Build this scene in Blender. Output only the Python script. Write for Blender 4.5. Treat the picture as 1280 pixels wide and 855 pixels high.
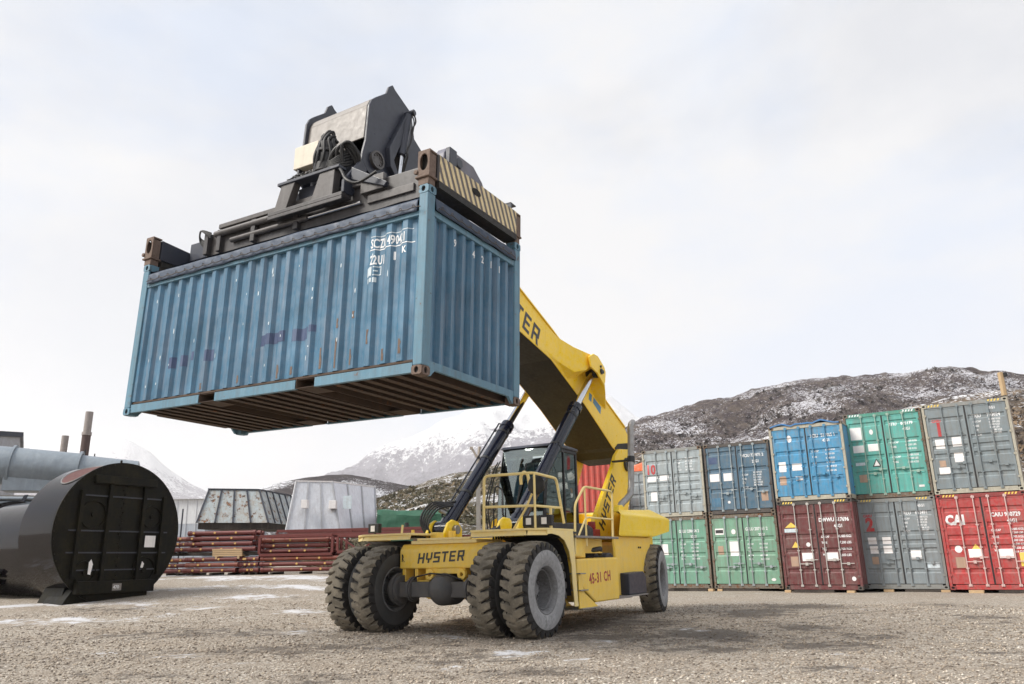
import bpy, bmesh, math, random
import numpy as np
from mathutils import Matrix, Vector, noise as mnoise
random.seed(7); rng = np.random.default_rng(7)
PI = math.pi
for o in list(bpy.data.objects): bpy.data.objects.remove(o, do_unlink=True)
scene = bpy.context.scene
C = bpy.data.collections.new('yard'); scene.collection.children.link(C)

# ------------------------------------------------------------------ camera
cd = bpy.data.cameras.new('camera'); cam = bpy.data.objects.new('camera', cd); C.objects.link(cam)
cd.sensor_width = 36; cd.lens = 27.07; cd.clip_start = .1; cd.clip_end = 40000
r_ = Vector((.99984, .0048, -.0170)); u_ = Vector((0, .9622, .2725)); u_ = (u_ - r_*u_.dot(r_)).normalized()
u_ = Vector((.0176, -.2724, .9620)); u_ = (u_ - r_*u_.dot(r_)).normalized(); r_.normalize(); b_ = r_.cross(u_)
cam.matrix_world = Matrix(((r_.x, u_.x, b_.x, 0), (r_.y, u_.y, b_.y, 0), (r_.z, u_.z, b_.z, 1.199), (0, 0, 0, 1)))
scene.camera = cam

# ------------------------------------------------------------------ sky, sun, exposure
SUN_EL, SUN_AZ = math.radians(47), math.radians(-112)   # azimuth measured from +Y towards +X: behind and to the left of the camera
w = bpy.data.worlds.new('World'); scene.world = w; w.use_nodes = True
nt = w.node_tree; nt.nodes.clear()
def N(nt, t, **k):
    n = nt.nodes.new(t)
    for a, v in k.items():
        if a == 'inp':
            for i, x in v.items(): n.inputs[i].default_value = x
        else: setattr(n, a, v)
    return n
sky = N(nt, 'ShaderNodeTexSky', sky_type='NISHITA', sun_disc=False, sun_elevation=SUN_EL, sun_rotation=SUN_AZ, air_density=1.0, dust_density=1.5, ozone_density=1.0)
tc = N(nt, 'ShaderNodeTexCoord')
mp = N(nt, 'ShaderNodeMapping', inp={'Scale': (1.0, 1.0, 1.9), 'Location': (3.1, .7, .2)})
n1 = N(nt, 'ShaderNodeTexNoise', inp={'Scale': 2.2, 'Detail': 7.0, 'Roughness': .55, 'Distortion': .25})
cr = N(nt, 'ShaderNodeValToRGB'); cr.color_ramp.elements[0].position = .36; cr.color_ramp.elements[1].position = .53
cr.color_ramp.elements[0].color = (.80, .80, .80, 1); cr.color_ramp.elements[1].color = (1, 1, 1, 1)
cloud = N(nt, 'ShaderNodeMix', data_type='RGBA'); cloud.inputs[6].default_value = (5.0, 5.5, 6.4, 1); cloud.inputs[7].default_value = (5.95, 5.98, 6.1, 1)
n2 = N(nt, 'ShaderNodeTexNoise', inp={'Scale': 1.5, 'Detail': 7.0, 'Roughness': .55, 'Distortion': .3})
cr2 = N(nt, 'ShaderNodeValToRGB'); cr2.color_ramp.elements[0].position = .40; cr2.color_ramp.elements[1].position = .54
mx = N(nt, 'ShaderNodeMix', data_type='RGBA')
bg = N(nt, 'ShaderNodeBackground', inp={'Strength': .1}); wo = N(nt, 'ShaderNodeOutputWorld')
L = nt.links.new
L(tc.outputs['Generated'], mp.inputs['Vector']); L(mp.outputs[0], n1.inputs['Vector']); L(mp.outputs[0], n2.inputs['Vector'])
L(n1.outputs['Fac'], cr.inputs[0]); L(n2.outputs['Fac'], cr2.inputs[0]); L(cr2.outputs[0], cloud.inputs[0])
L(cr.outputs[0], mx.inputs[0]); L(sky.outputs[0], mx.inputs[6]); L(cloud.outputs[2], mx.inputs[7])
L(mx.outputs[2], bg.inputs[0]); L(bg.outputs[0], wo.inputs[0])
sd = bpy.data.lights.new('sun', 'SUN'); sun = bpy.data.objects.new('sun', sd); C.objects.link(sun)
sd.energy = 3.8; sd.angle = math.radians(26); sd.color = (1, .95, .87)
sv = Vector((math.sin(SUN_AZ)*math.cos(SUN_EL), math.cos(SUN_AZ)*math.cos(SUN_EL), math.sin(SUN_EL)))
sun.rotation_euler = sv.to_track_quat('Z', 'Y').to_euler()
vs = scene.view_settings; vs.view_transform = 'Standard'; vs.look = 'None'; vs.exposure = .55; vs.gamma = 1; vs.use_curve_mapping = False
try: scene.cycles.volume_bounces = 3
except Exception: pass

# ------------------------------------------------------------------ helpers
def tag(o, label=None, cat=None, group=None, kind=None):
    for k, v in (('label', label), ('category', cat), ('group', group), ('kind', kind)):
        if v: o[k] = v
    return o
def empty(name, loc=(0, 0, 0), rz=0, mat=None, parent=None):
    o = bpy.data.objects.new(name, None); C.objects.link(o); o.empty_display_size = .3
    if mat is not None: o.matrix_world = mat
    else: o.location = loc; o.rotation_euler = (0, 0, rz)
    if parent: o.parent = parent
    return o
class MB:
    def __init__(s): s.v = []; s.f = []; s.m = []; s.sm = []; s.cur = 0
    def add(s, vs, fs, smooth=False):
        b = len(s.v); s.v += [tuple(p) for p in vs]
        for f in fs: s.f.append(tuple(b+i for i in f)); s.m.append(s.cur); s.sm.append(smooth)
        return s
    def box(s, x0, x1, y0, y1, z0, z1):
        if x0 > x1: x0, x1 = x1, x0
        if y0 > y1: y0, y1 = y1, y0
        if z0 > z1: z0, z1 = z1, z0
        return s.add([(x0,y0,z0),(x1,y0,z0),(x1,y1,z0),(x0,y1,z0),(x0,y0,z1),(x1,y0,z1),(x1,y1,z1),(x0,y1,z1)],
            [(0,3,2,1),(4,5,6,7),(0,1,5,4),(1,2,6,5),(2,3,7,6),(3,0,4,7)])
    def hexa(s, bot, top):
        return s.add(list(bot)+list(top), [(0,3,2,1),(4,5,6,7),(0,1,5,4),(1,2,6,5),(2,3,7,6),(3,0,4,7)])
    def cyl(s, p0, p1, r, n=16, r2=None, caps=True):
        p0, p1 = Vector(p0), Vector(p1); d = (p1-p0).normalized(); r2 = r if r2 is None else r2
        a = d.orthogonal().normalized(); b = d.cross(a); vs = []
        for P, R in ((p0, r), (p1, r2)):
            for i in range(n): t = 2*PI*i/n; vs.append(P+a*math.cos(t)*R+b*math.sin(t)*R)
        s.add(vs, [(i, (i+1)%n, n+(i+1)%n, n+i) for i in range(n)], True)
        if caps:
            bb = len(s.v)-2*n
            s.f.append(tuple(bb+i for i in reversed(range(n)))); s.m.append(s.cur); s.sm.append(False)
            s.f.append(tuple(bb+n+i for i in range(n))); s.m.append(s.cur); s.sm.append(False)
        return s
    def tube(s, pts, r, n=8):
        pts = [Vector(p) for p in pts]; vs = []; m = len(pts); a = None
        for k, P in enumerate(pts):
            d = (pts[min(k+1, m-1)]-pts[max(k-1, 0)]).normalized()
            a = d.orthogonal().normalized() if a is None else (a-d*a.dot(d)).normalized()
            b = d.cross(a)
            for i in range(n): t = 2*PI*i/n; vs.append(P+a*math.cos(t)*r+b*math.sin(t)*r)
        fs = [(k*n+i, k*n+(i+1)%n, (k+1)*n+(i+1)%n, (k+1)*n+i) for k in range(m-1) for i in range(n)]
        s.add(vs, fs, True); bb = len(s.v)-m*n
        s.f.append(tuple(bb+i for i in reversed(range(n)))); s.m.append(s.cur); s.sm.append(False)
        s.f.append(tuple(bb+(m-1)*n+i for i in range(n))); s.m.append(s.cur); s.sm.append(False)
        return s
    def prism(s, poly, ax, a, b):
        n = len(poly)
        def P(p, t): return {'x': (t, p[0], p[1]), 'y': (p[0], t, p[1]), 'z': (p[0], p[1], t)}[ax]
        area = sum(poly[i][0]*poly[(i+1)%n][1]-poly[(i+1)%n][0]*poly[i][1] for i in range(n))
        if (area < 0) ^ (ax == 'y'): poly = poly[::-1]
        if a > b: a, b = b, a
        return s.add([P(p, a) for p in poly]+[P(p, b) for p in poly],
            [tuple(reversed(range(n))), tuple(range(n, 2*n))]+[(i, (i+1)%n, n+(i+1)%n, n+i) for i in range(n)])
    def lathe(s, prof, n=32, ax='y', c=(0,0,0), closed=False):
        m = len(prof); vs = []
        for i in range(n):
            t = 2*PI*i/n
            for r, h in prof:
                q = {'y': (r*math.cos(t), h, r*math.sin(t)), 'z': (r*math.cos(t), r*math.sin(t), h), 'x': (h, r*math.cos(t), r*math.sin(t))}[ax]
                vs.append((q[0]+c[0], q[1]+c[1], q[2]+c[2]))
        mm = m if closed else m-1
        s.add(vs, [(i*m+j, i*m+(j+1)%m, ((i+1)%n)*m+(j+1)%m, ((i+1)%n)*m+j) for i in range(n) for j in range(mm)], True)
        return s
    def holed(s, x0, x1, z0, z1, cx, cz, rx, rz, y0, y1, ax='y', n=16):
        """a plate (thickness y0..y1) with an oval hole"""
        base = len(s.v); R = []; H = []
        for i in range(n):
            t = 2*PI*(i+.5)/n; c, d = math.cos(t), math.sin(t); k = 1/max(abs(c), abs(d))
            R.append(((x0+x1)/2+c*k*(x1-x0)/2, (z0+z1)/2+d*k*(z1-z0)/2)); H.append((cx+c*rx, cz+d*rz))
        def P(p, t): return (p[0], t, p[1]) if ax == 'y' else (t, p[0], p[1])
        vs = [P(p, y0) for p in R]+[P(p, y0) for p in H]+[P(p, y1) for p in R]+[P(p, y1) for p in H]
        fs = []
        for i in range(n):
            j = (i+1)%n
            fs += [(i, j, n+j, n+i), (2*n+i, 3*n+i, 3*n+j, 2*n+j), (n+i, n+j, 3*n+j, 3*n+i), (i, 2*n+i, 2*n+j, j)]
        return s.add(vs, fs)
    def mesh(s, name, mats):
        me = bpy.data.meshes.new(name); me.from_pydata(s.v, [], s.f)
        for m in mats: me.materials.append(m)
        me.polygons.foreach_set('material_index', s.m); me.polygons.foreach_set('use_smooth', s.sm)
        me.update()
        if any(s.sm): me.set_sharp_from_angle(angle=math.radians(38))
        return me
    def build(s, name, mat, parent=None, label=None, bevel=0, kind=None, fix=False):
        mats = mat if isinstance(mat, (list, tuple)) else [mat]
        me = s.mesh(name, mats)
        if fix:
            bm = bmesh.new(); bm.from_mesh(me); bmesh.ops.recalc_face_normals(bm, faces=bm.faces); bm.to_mesh(me); bm.free()
        o = bpy.data.objects.new(name, me); C.objects.link(o)
        if parent: o.parent = parent
        if bevel:
            b = o.modifiers.new('bevel', 'BEVEL'); b.width = bevel; b.segments = 2; b.limit_method = 'ANGLE'; b.angle_limit = math.radians(35)
            b.harden_normals = False
        if label: o['label'] = label
        if kind: o['kind'] = kind
        return o
def obj(name, me, parent=None, loc=None):
    o = bpy.data.objects.new(name, me); C.objects.link(o)
    if parent: o.parent = parent
    if loc: o.location = loc
    return o
def copy_tree(o, parent=None):
    c = o.copy(); C.objects.link(c); c.parent = parent
    for ch in list(o.children): copy_tree(ch, c)
    return c

# ------------------------------------------------------------------ materials
def newmat(name):
    m = bpy.data.materials.new(name); m.use_nodes = True; nt = m.node_tree
    return m, nt, nt.nodes['Principled BSDF'], nt.links.new
def paint(name, col, rough=.45, rust=0., dirt=.3, dirtcol=(.16,.13,.10), streak=.25, metallic=0., rvar=.33, bump=.15, scale=1., var=.12, chip=(.045,.022,.012), spec=.5, dents=0.):
    """painted or bare metal: tone variation, grime, vertical run marks, rust chips"""
    m, nt, b, L = newmat(name)
    tc = N(nt, 'ShaderNodeTexCoord'); oi = N(nt, 'ShaderNodeObjectInfo')
    add = N(nt, 'ShaderNodeVectorMath', operation='ADD'); sc_ = N(nt, 'ShaderNodeVectorMath', operation='SCALE'); sc_.inputs['Scale'].default_value = 13.
    cx = N(nt, 'ShaderNodeCombineXYZ'); L(oi.outputs['Random'], cx.inputs[0]); L(oi.outputs['Random'], cx.inputs[1]); L(cx.outputs[0], sc_.inputs[0])
    L(tc.outputs['Object'], add.inputs[0]); L(sc_.outputs[0], add.inputs[1]); V = add.outputs[0]
    big = N(nt, 'ShaderNodeTexNoise', inp={'Scale': 1.1*scale, 'Detail': 6., 'Roughness': .6}); L(V, big.inputs['Vector'])
    fine = N(nt, 'ShaderNodeTexNoise', inp={'Scale': 9.*scale, 'Detail': 8., 'Roughness': .68}); L(V, fine.inputs['Vector'])
    mp = N(nt, 'ShaderNodeMapping', inp={'Scale': (7.*scale, 7.*scale, .45*scale)}); L(V, mp.inputs[0])
    st = N(nt, 'ShaderNodeTexNoise', inp={'Scale': 1.6, 'Detail': 5., 'Roughness': .65}); L(mp.outputs[0], st.inputs['Vector'])
    hsv = N(nt, 'ShaderNodeHueSaturation', inp={'Color': (*col, 1)})
    mr = N(nt, 'ShaderNodeMapRange', inp={1: .3, 2: .7, 3: 1-var, 4: 1+var}); L(big.outputs['Fac'], mr.inputs[0]); L(mr.outputs[0], hsv.inputs['Value'])
    mr2 = N(nt, 'ShaderNodeMapRange', inp={1: .3, 2: .7, 3: 1.04, 4: .86}); L(fine.outputs['Fac'], mr2.inputs[0]); L(mr2.outputs[0], hsv.inputs['Saturation'])
    last = hsv.outputs[0]
    def over(fac, color, last):
        mx = N(nt, 'ShaderNodeMix', data_type='RGBA'); mx.inputs[7].default_value = (*color, 1)
        L(fac, mx.inputs[0]); L(last, mx.inputs[6]); return mx.outputs[2]
    if streak: 
        r1 = N(nt, 'ShaderNodeMapRange', inp={1: .50, 2: .68, 3: 0., 4: streak}); L(st.outputs['Fac'], r1.inputs[0]); last = over(r1.outputs[0], dirtcol, last)
        r1 = N(nt, 'ShaderNodeMapRange', inp={1: .47, 2: .30, 3: 0., 4: streak*.75}); L(st.outputs['Fac'], r1.inputs[0]); last = over(r1.outputs[0], tuple(min(1, c*1.35+.06) for c in col), last)
    if dirt:
        m1 = N(nt, 'ShaderNodeMath', operation='MULTIPLY'); L(big.outputs['Fac'], m1.inputs[0]); L(fine.outputs['Fac'], m1.inputs[1])
        r2 = N(nt, 'ShaderNodeMapRange', inp={1: .2, 2: .42, 3: 0., 4: dirt}); L(m1.outputs[0], r2.inputs[0]); last = over(r2.outputs[0], dirtcol, last)
    if rust:
        rn = N(nt, 'ShaderNodeTexNoise', inp={'Scale': 4.5*scale, 'Detail': 10., 'Roughness': .75}); L(V, rn.inputs['Vector'])
        rc = N(nt, 'ShaderNodeTexNoise', inp={'Scale': 22*scale, 'Detail': 3.}); L(V, rc.inputs['Vector'])
        rm = N(nt, 'ShaderNodeMix', data_type='RGBA'); rm.inputs[6].default_value = (*chip, 1); rm.inputs[7].default_value = (.25, .10, .035, 1)
        rr = N(nt, 'ShaderNodeMapRange', inp={1: .4, 2: .65}); L(rc.outputs['Fac'], rr.inputs[0]); L(rr.outputs[0], rm.inputs[0])
        th = .74-.3*rust
        r3 = N(nt, 'ShaderNodeMapRange', inp={1: th, 2: th+.05}); L(rn.outputs['Fac'], r3.inputs[0])
        mx = N(nt, 'ShaderNodeMix', data_type='RGBA'); L(r3.outputs[0], mx.inputs[0]); L(last, mx.inputs[6]); L(rm.outputs[2], mx.inputs[7]); last = mx.outputs[2]
    L(last, b.inputs['Base Color'])
    rr = N(nt, 'ShaderNodeMapRange', inp={1: .3, 2: .75, 3: max(.04, rough-rvar*.25), 4: min(1, rough+rvar*.75)}); L(fine.outputs['Fac'], rr.inputs[0]); L(rr.outputs[0], b.inputs['Roughness'])
    b.inputs['Metallic'].default_value = metallic; b.inputs['Specular IOR Level'].default_value = spec
    bp = N(nt, 'ShaderNodeBump', inp={'Strength': bump, 'Distance': .01}); L(fine.outputs['Fac'], bp.inputs['Height'])
    if dents:
        dn = N(nt, 'ShaderNodeTexNoise', inp={'Scale': 1.7, 'Detail': 2.}); L(V, dn.inputs['Vector'])
        b2 = N(nt, 'ShaderNodeBump', inp={'Strength': dents, 'Distance': .12}); L(dn.outputs['Fac'], b2.inputs['Height']); L(b2.outputs[0], bp.inputs['Normal'])
    L(bp.outputs[0], b.inputs['Normal'])
    return m
M = {}
M['yellow'] = paint('machine_yellow', (.93,.62,.075), .36, rust=.0, dirt=.2, dirtcol=(.50,.36,.16), streak=.15, var=.07, spec=.35)
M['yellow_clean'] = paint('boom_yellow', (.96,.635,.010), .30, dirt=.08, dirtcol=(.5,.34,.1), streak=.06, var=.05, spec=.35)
M['hood_yellow'] = paint('hood_yellow', (.97,.675,.004), .32, dirt=.06, dirtcol=(.5,.38,.1), streak=.05, var=.05, spec=.35)
M['pale_yellow'] = paint('dusty_yellow', (.90,.70,.27), .5, dirt=.25, dirtcol=(.55,.45,.28), streak=.15, var=.08)
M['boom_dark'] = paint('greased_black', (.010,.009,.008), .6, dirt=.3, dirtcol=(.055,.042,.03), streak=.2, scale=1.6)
M['charcoal'] = paint('charcoal_paint', (.032,.037,.055), .34, dirt=.12, dirtcol=(.06,.058,.06), streak=.15)
M['charcoal_light'] = paint('dusty_grey_paint', (.235,.215,.20), .42, dirt=.2, dirtcol=(.16,.14,.125), streak=.2, bump=.05)
M['spreader_grey'] = paint('spreader_grey', (.060,.056,.058), .36, rust=.08, dirt=.5, dirtcol=(.025,.022,.021), streak=.45)
M['black'] = paint('black_rubbered', (.012,.012,.014), .45, dirt=.15, dirtcol=(.05,.045,.04), streak=.05)
M['cyl_navy'] = paint('cylinder_black', (.008,.010,.022), .16, dirt=.08, dirtcol=(.03,.03,.035), streak=.0, bump=.0, rvar=.06)
M['chrome'] = paint('chrome_rod', (.62,.63,.66), .16, metallic=1, dirt=.1, streak=.0, bump=.0, rvar=.1)
M['mid_grey'] = paint('greasy_mid_grey', (.10,.092,.09), .36, dirt=.5, dirtcol=(.03,.027,.026), streak=.4)
M['steel'] = paint('worn_steel', (.35,.34,.33), .4, metallic=.8, dirt=.35)
M['axle'] = paint('dirty_axle', (.085,.085,.088), .6, dirt=.5, dirtcol=(.15,.125,.10), streak=.15, scale=2)
M['white_box'] = paint('cream_box', (.60,.55,.45), .45, dirt=.2, streak=.15)
M['cont_blue'] = paint('container_blue', (.046,.143,.238), .40, rust=.19, dirt=.25, dirtcol=(.17,.21,.27), streak=.6, var=.26, dents=.35)
M['cont_blue_frame'] = paint('container_blue_frame', (.095,.215,.30), .5, rust=.42, dirt=.35, dirtcol=(.10,.13,.15), streak=.45, var=.12)
M['under'] = paint('container_underside', (.070,.046,.034), .85, rust=.5, dirt=.5, dirtcol=(.12,.075,.045), streak=.1)
M['tarp'] = paint('blue_tarpaulin', (.022,.042,.082), .55, dirt=.35, dirtcol=(.06,.075,.10), streak=.2, bump=.4, dents=.3)
M['rust_orange'] = paint('rusted_casting', (.165,.115,.09), .75, rust=.36, dirt=.7, dirtcol=(.07,.045,.035), streak=.2, scale=3)
M['stripe_cream'] = paint('stripe_cream', (.74,.60,.33), .55, rust=.22, dirt=.4, dirtcol=(.2,.17,.14), streak=.3, scale=3)
M['stripe_grey'] = paint('stripe_grey', (.13,.115,.115), .5, rust=.1, dirt=.4, scale=2)
M['hole'] = paint('hole_shade', (.01,.009,.009), .9, dirt=.1, streak=0)  # near-black colour stands in for the shade inside holes and recesses
M['letter_black'] = paint('lettering_black', (.03,.032,.036), .4, dirt=.15, streak=.05)
M['letter_red'] = paint('lettering_red', (.42,.025,.03), .45, dirt=.15, streak=.1)
M['letter_white'] = paint('lettering_white', (.78,.80,.82), .5, dirt=.15, streak=.1)
M['letter_faded'] = paint('lettering_faded', (.55,.64,.70), .5, dirt=.3, streak=.3)
M['patch_violet'] = paint('overpaint_violet', (.030,.055,.135), .5, rust=.05, dirt=.25, dirtcol=(.15,.2,.3), streak=.4)
M['placard'] = paint('placard_white', (.80,.78,.78), .4, dirt=.1, streak=.1)
M['tan_plate'] = paint('plate_tan', (.42,.28,.20), .5, dirt=.3)
M['stripe_yellow'] = paint('hazard_yellow', (.80,.56,.07), .5, dirt=.2)
M['orange'] = paint('orange_plastic', (.85,.12,.02), .5, dirt=.1)
M['rubber_mud'] = paint('tyre_mud', (.165,.145,.112), .9, dirt=.8, dirtcol=(.30,.26,.20), streak=.0, scale=4, bump=1., var=.35)
M['rubber'] = paint('tyre_rubber', (.020,.019,.019), .75, dirt=.3, dirtcol=(.06,.05,.04), streak=0, scale=3)
M['rubber_dust'] = paint('tyre_side_dust', (.33,.33,.335), .85, dirt=.8, dirtcol=(.13,.13,.13), streak=0, scale=1.6, var=.35)
M['rubber_side'] = paint('tyre_side_dark', (.055,.055,.056), .8, dirt=.4, dirtcol=(.10,.09,.08), streak=0, scale=1.2, var=.25)
M['rim'] = paint('rim_grey', (.20,.20,.205), .55, dirt=.8, dirtcol=(.07,.066,.062), streak=0, scale=3)
M['wood'] = paint('sawn_wood', (.48,.33,.18), .8, dirt=.4, dirtcol=(.25,.17,.1), streak=0)
M['pole_wood'] = paint('weathered_pole', (.33,.29,.25), .85, dirt=.3, streak=.4, scale=2)
M['dark_wood'] = paint('dark_dunnage', (.035,.028,.024), .9, dirt=.3)
M['seat'] = paint('seat_cloth', (.03,.03,.035), .8)
def glass():
    m, nt, b, L = newmat('tinted_glass'); out = nt.nodes['Material Output']; nt.nodes.remove(b)
    g = N(nt, 'ShaderNodeBsdfGlossy', inp={'Roughness': .02, 'Color': (.85,.97,.95,1)}); t = N(nt, 'ShaderNodeBsdfTransparent', inp={'Color': (.80,.94,.90,1)})
    f = N(nt, 'ShaderNodeFresnel', inp={'IOR': 2.9}); mx = N(nt, 'ShaderNodeMixShader')
    nz = N(nt, 'ShaderNodeTexNoise', inp={'Scale': 1.1, 'Detail': 1.}); tc = N(nt, 'ShaderNodeTexCoord'); bp = N(nt, 'ShaderNodeBump', inp={'Strength': .25, 'Distance': .06})
    L(tc.outputs['Object'], nz.inputs['Vector']); L(nz.outputs['Fac'], bp.inputs['Height']); L(bp.outputs[0], g.inputs['Normal'])
    L(f.outputs[0], mx.inputs[0]); L(t.outputs[0], mx.inputs[1]); L(g.outputs[0], mx.inputs[2]); L(mx.outputs[0], out.inputs[0]); return m
M['glass'] = glass()

# ------------------------------------------------------------------ lettering
def drape(me, axis, breaks, fn, off):
    """cut a flat decal (x right, z up, y = 0) at the folds of a ribbed sheet and lay it on the sheet"""
    bm = bmesh.new(); bm.from_mesh(me); bmesh.ops.triangulate(bm, faces=bm.faces)
    i = 0 if axis == 'x' else 2; cs = [v.co[i] for v in bm.verts]
    if cs:
        lo, hi = min(cs), max(cs)
        for t in breaks:
            if lo < t < hi:
                co = [0,0,0]; no = [0,0,0]; co[i] = t; no[i] = 1
                bmesh.ops.bisect_plane(bm, geom=bm.verts[:]+bm.edges[:]+bm.faces[:], plane_co=co, plane_no=no, dist=1e-5)
        for v in bm.verts: v.co.y += fn(v.co[i])-off
    bm.to_mesh(me); bm.free()
def text_mesh(s, size, bold=0., wide=1., space=1.):
    cu = bpy.data.curves.new('lettering', 'FONT'); cu.body = s; cu.size = size; cu.offset = bold; cu.resolution_u = 2; cu.space_character = space
    o = bpy.data.objects.new('lettering', cu); me = bpy.data.meshes.new_from_object(o); bpy.data.objects.remove(o)
    for v in me.vertices: v.co = (v.co.x*wide, 0, v.co.y)
    me.materials.clear(); return me
def place_text(s, size, x, z, mat, parent, y=0., bold=0., wide=1., fn=None, axis='z', breaks=(), off=.003, name='lettering', M4=None, space=1.):
    me = text_mesh(s, size, bold, wide, space); me.materials.append(mat)
    for v in me.vertices: v.co.x += x; v.co.z += z; v.co.y = y
    if fn: drape(me, axis, breaks, fn, off)
    if M4 is not None: me.transform(M4)
    me.name = name
    return obj(name, me, parent)
def decal(poly, mat, parent, y=0., fn=None, axis='z', breaks=(), off=.003, name='placard', hole=None, th=0.):
    """flat sticker from an (x, z) outline"""
    b = MB(); b.add([(p[0], y, p[1]) for p in poly], [tuple(range(len(poly)))])
    me = b.mesh(name, [mat])
    if fn: drape(me, axis, breaks, fn, off)
    return obj(name, me, parent)
GL = {  # squared block capitals on a unit-high body, as non-overlapping polygons
 'H': [[(0,0),(.2,0),(.2,1),(0,1)], [(.6,0),(.8,0),(.8,1),(.6,1)], [(.2,.42),(.6,.42),(.6,.6),(.2,.6)]],
 'Y': [[(0,1),(0,.45),(.2,.45),(.2,1)], [(.6,1),(.6,.45),(.8,.45),(.8,1)], [(0,.45),(.1,.3),(.7,.3),(.8,.45)], [(.3,.3),(.3,0),(.5,0),(.5,.3)]],
 'S': [[(0,1),(0,.82),(.8,.82),(.8,1)], [(0,.82),(0,.59),(.2,.59),(.2,.82)], [(0,.59),(0,.41),(.8,.41),(.8,.59)], [(.6,.41),(.6,.18),(.8,.18),(.8,.41)], [(0,.18),(0,0),(.8,0),(.8,.18)]],
 'T': [[(0,1),(0,.82),(.8,.82),(.8,1)], [(.3,.82),(.3,0),(.5,0),(.5,.82)]],
 'E': [[(0,1),(0,0),(.2,0),(.2,1)], [(.2,1),(.2,.82),(.75,.82),(.75,1)], [(.2,.59),(.2,.42),(.68,.42),(.68,.59)], [(.2,.18),(.2,0),(.75,0),(.75,.18)]],
 'R': [[(0,1),(0,0),(.2,0),(.2,1)], [(.2,1),(.2,.82),(.8,.82),(.8,1)], [(.6,.82),(.6,.55),(.8,.55),(.8,.82)], [(.2,.55),(.2,.38),(.8,.38),(.8,.55)], [(.45,.38),(.62,0),(.84,0),(.66,.38)]]}
def block_word(word, h, w, shear, mat, parent, P4, name='lettering', thick=.004):
    """word in the (x, z) plane, first letter at the origin; P4 carries it to its place"""
    b = MB(); x = 0; adv = w/len(word)
    for ch in word:
        for poly in GL[ch]:
            q = [((x+p[0]*adv*.98)+shear*p[1]*h, p[1]*h) for p in poly]
            b.prism(q, 'y', -thick, 0)
        x += adv
    me = b.mesh(name, [mat]); me.transform(P4)
    bm = bmesh.new(); bm.from_mesh(me); bmesh.ops.recalc_face_normals(bm, faces=bm.faces); bm.to_mesh(me); bm.free()
    return obj(name, me, parent)
def frame4(o, x, z):
    """matrix whose local x runs along x, local z along z, placed at o"""
    x = Vector(x).normalized(); z = Vector(z); z = (z-x*z.dot(x)).normalized(); y = z.cross(x)
    return Matrix(((x.x, y.x, z.x, o[0]), (x.y, y.y, z.y, o[1]), (x.z, y.z, z.z, o[2]), (0, 0, 0, 1)))

# ------------------------------------------------------------------ ground
def S(t): t = np.clip(t, 0, 1); return t*t*(3-2*t)
def gbase(x, y): return .80*S((np.asarray(y)-13)/19)*S(-np.asarray(x)/8.)
def vnoise(x, y, sc, seed=0):
    """smooth value noise on arrays"""
    x = np.asarray(x)*sc+seed*17.3; y = np.asarray(y)*sc-seed*9.1
    xi = np.floor(x).astype(np.int64); yi = np.floor(y).astype(np.int64); fx = x-xi; fy = y-yi
    def h(a, b):
        n = (a*374761393+b*668265263+seed*974711) & 0x7fffffff
        n = ((n ^ (n >> 13))*1274126177) & 0x7fffffff
        return ((n ^ (n >> 16)) & 0xffff)/65535.
    fx = fx*fx*(3-2*fx); fy = fy*fy*(3-2*fy)
    return (h(xi,yi)*(1-fx)+h(xi+1,yi)*fx)*(1-fy)+(h(xi,yi+1)*(1-fx)+h(xi+1,yi+1)*fx)*fy
def fbm(x, y, sc, oct=5, seed=0, g=.5):
    t = 0; a = 1; n = 0
    for k in range(oct): t = t+a*vnoise(x, y, sc*2**k, seed+k); n += a; a *= g
    return t/n
def ground_z(x, y):
    x = np.asarray(x, float); y = np.asarray(y, float)
    near = 1/(1+((np.hypot(x, y-14))/26)**2)
    return gbase(x, y)+near*((fbm(x, y, .35, 3, 3)-.5)*.10+(fbm(x, y, 2.2, 3, 5)-.5)*.035)
def grid_axis(lo, hi, c, n0, step):
    a = [c]; s = step; x = c; k = 0
    while x < hi: k += 1; s = step if k < n0 else s*1.13; x += s; a.append(x)
    b = []; s = step; x = c; k = 0
    while x > lo: k += 1; s = step if k < n0 else s*1.13; x -= s; b.append(x)
    return np.array(b[::-1]+a)
gx = grid_axis(-9500, 9500, 0, 75, .17); gy = grid_axis(-9500, 9500, 13.5, 60, .17)
X, Y = np.meshgrid(gx, gy); Z = ground_z(X, Y)
def grid_mesh(name, X, Y, Z, mats, attrs={}):
    h, w_ = X.shape; vs = np.stack([X, Y, Z], -1).reshape(-1, 3)
    idx = np.arange(h*w_).reshape(h, w_); q = np.stack([idx[:-1,:-1], idx[:-1,1:], idx[1:,1:], idx[1:,:-1]], -1).reshape(-1, 4)
    me = bpy.data.meshes.new(name); me.vertices.add(len(vs)); me.vertices.foreach_set('co', vs.ravel())
    me.loops.add(q.size); me.loops.foreach_set('vertex_index', q.ravel().astype(np.int32))
    me.polygons.add(len(q)); me.polygons.foreach_set('loop_start', np.arange(0, q.size, 4, dtype=np.int32)); me.polygons.foreach_set('loop_total', np.full(len(q), 4, np.int32))
    me.polygons.foreach_set('use_smooth', np.ones(len(q), bool))
    for m in mats: me.materials.append(m)
    for k, a in attrs.items():
        at = me.attributes.new(k, 'FLOAT', 'POINT'); at.data.foreach_set('value', a.ravel().astype(np.float32))
    me.update(); me.validate(); return me
def blobs(X, Y, L):
    o = np.zeros_like(X)
    for cx, cy, rx, ry, rot, amp in L:
        c, s = math.cos(rot), math.sin(rot); dx, dy = X-cx, Y-cy; u = (dx*c+dy*s)/rx; v = (-dx*s+dy*c)/ry
        o = np.maximum(o, amp*np.exp(-(u*u+v*v)))
    return o
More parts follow.
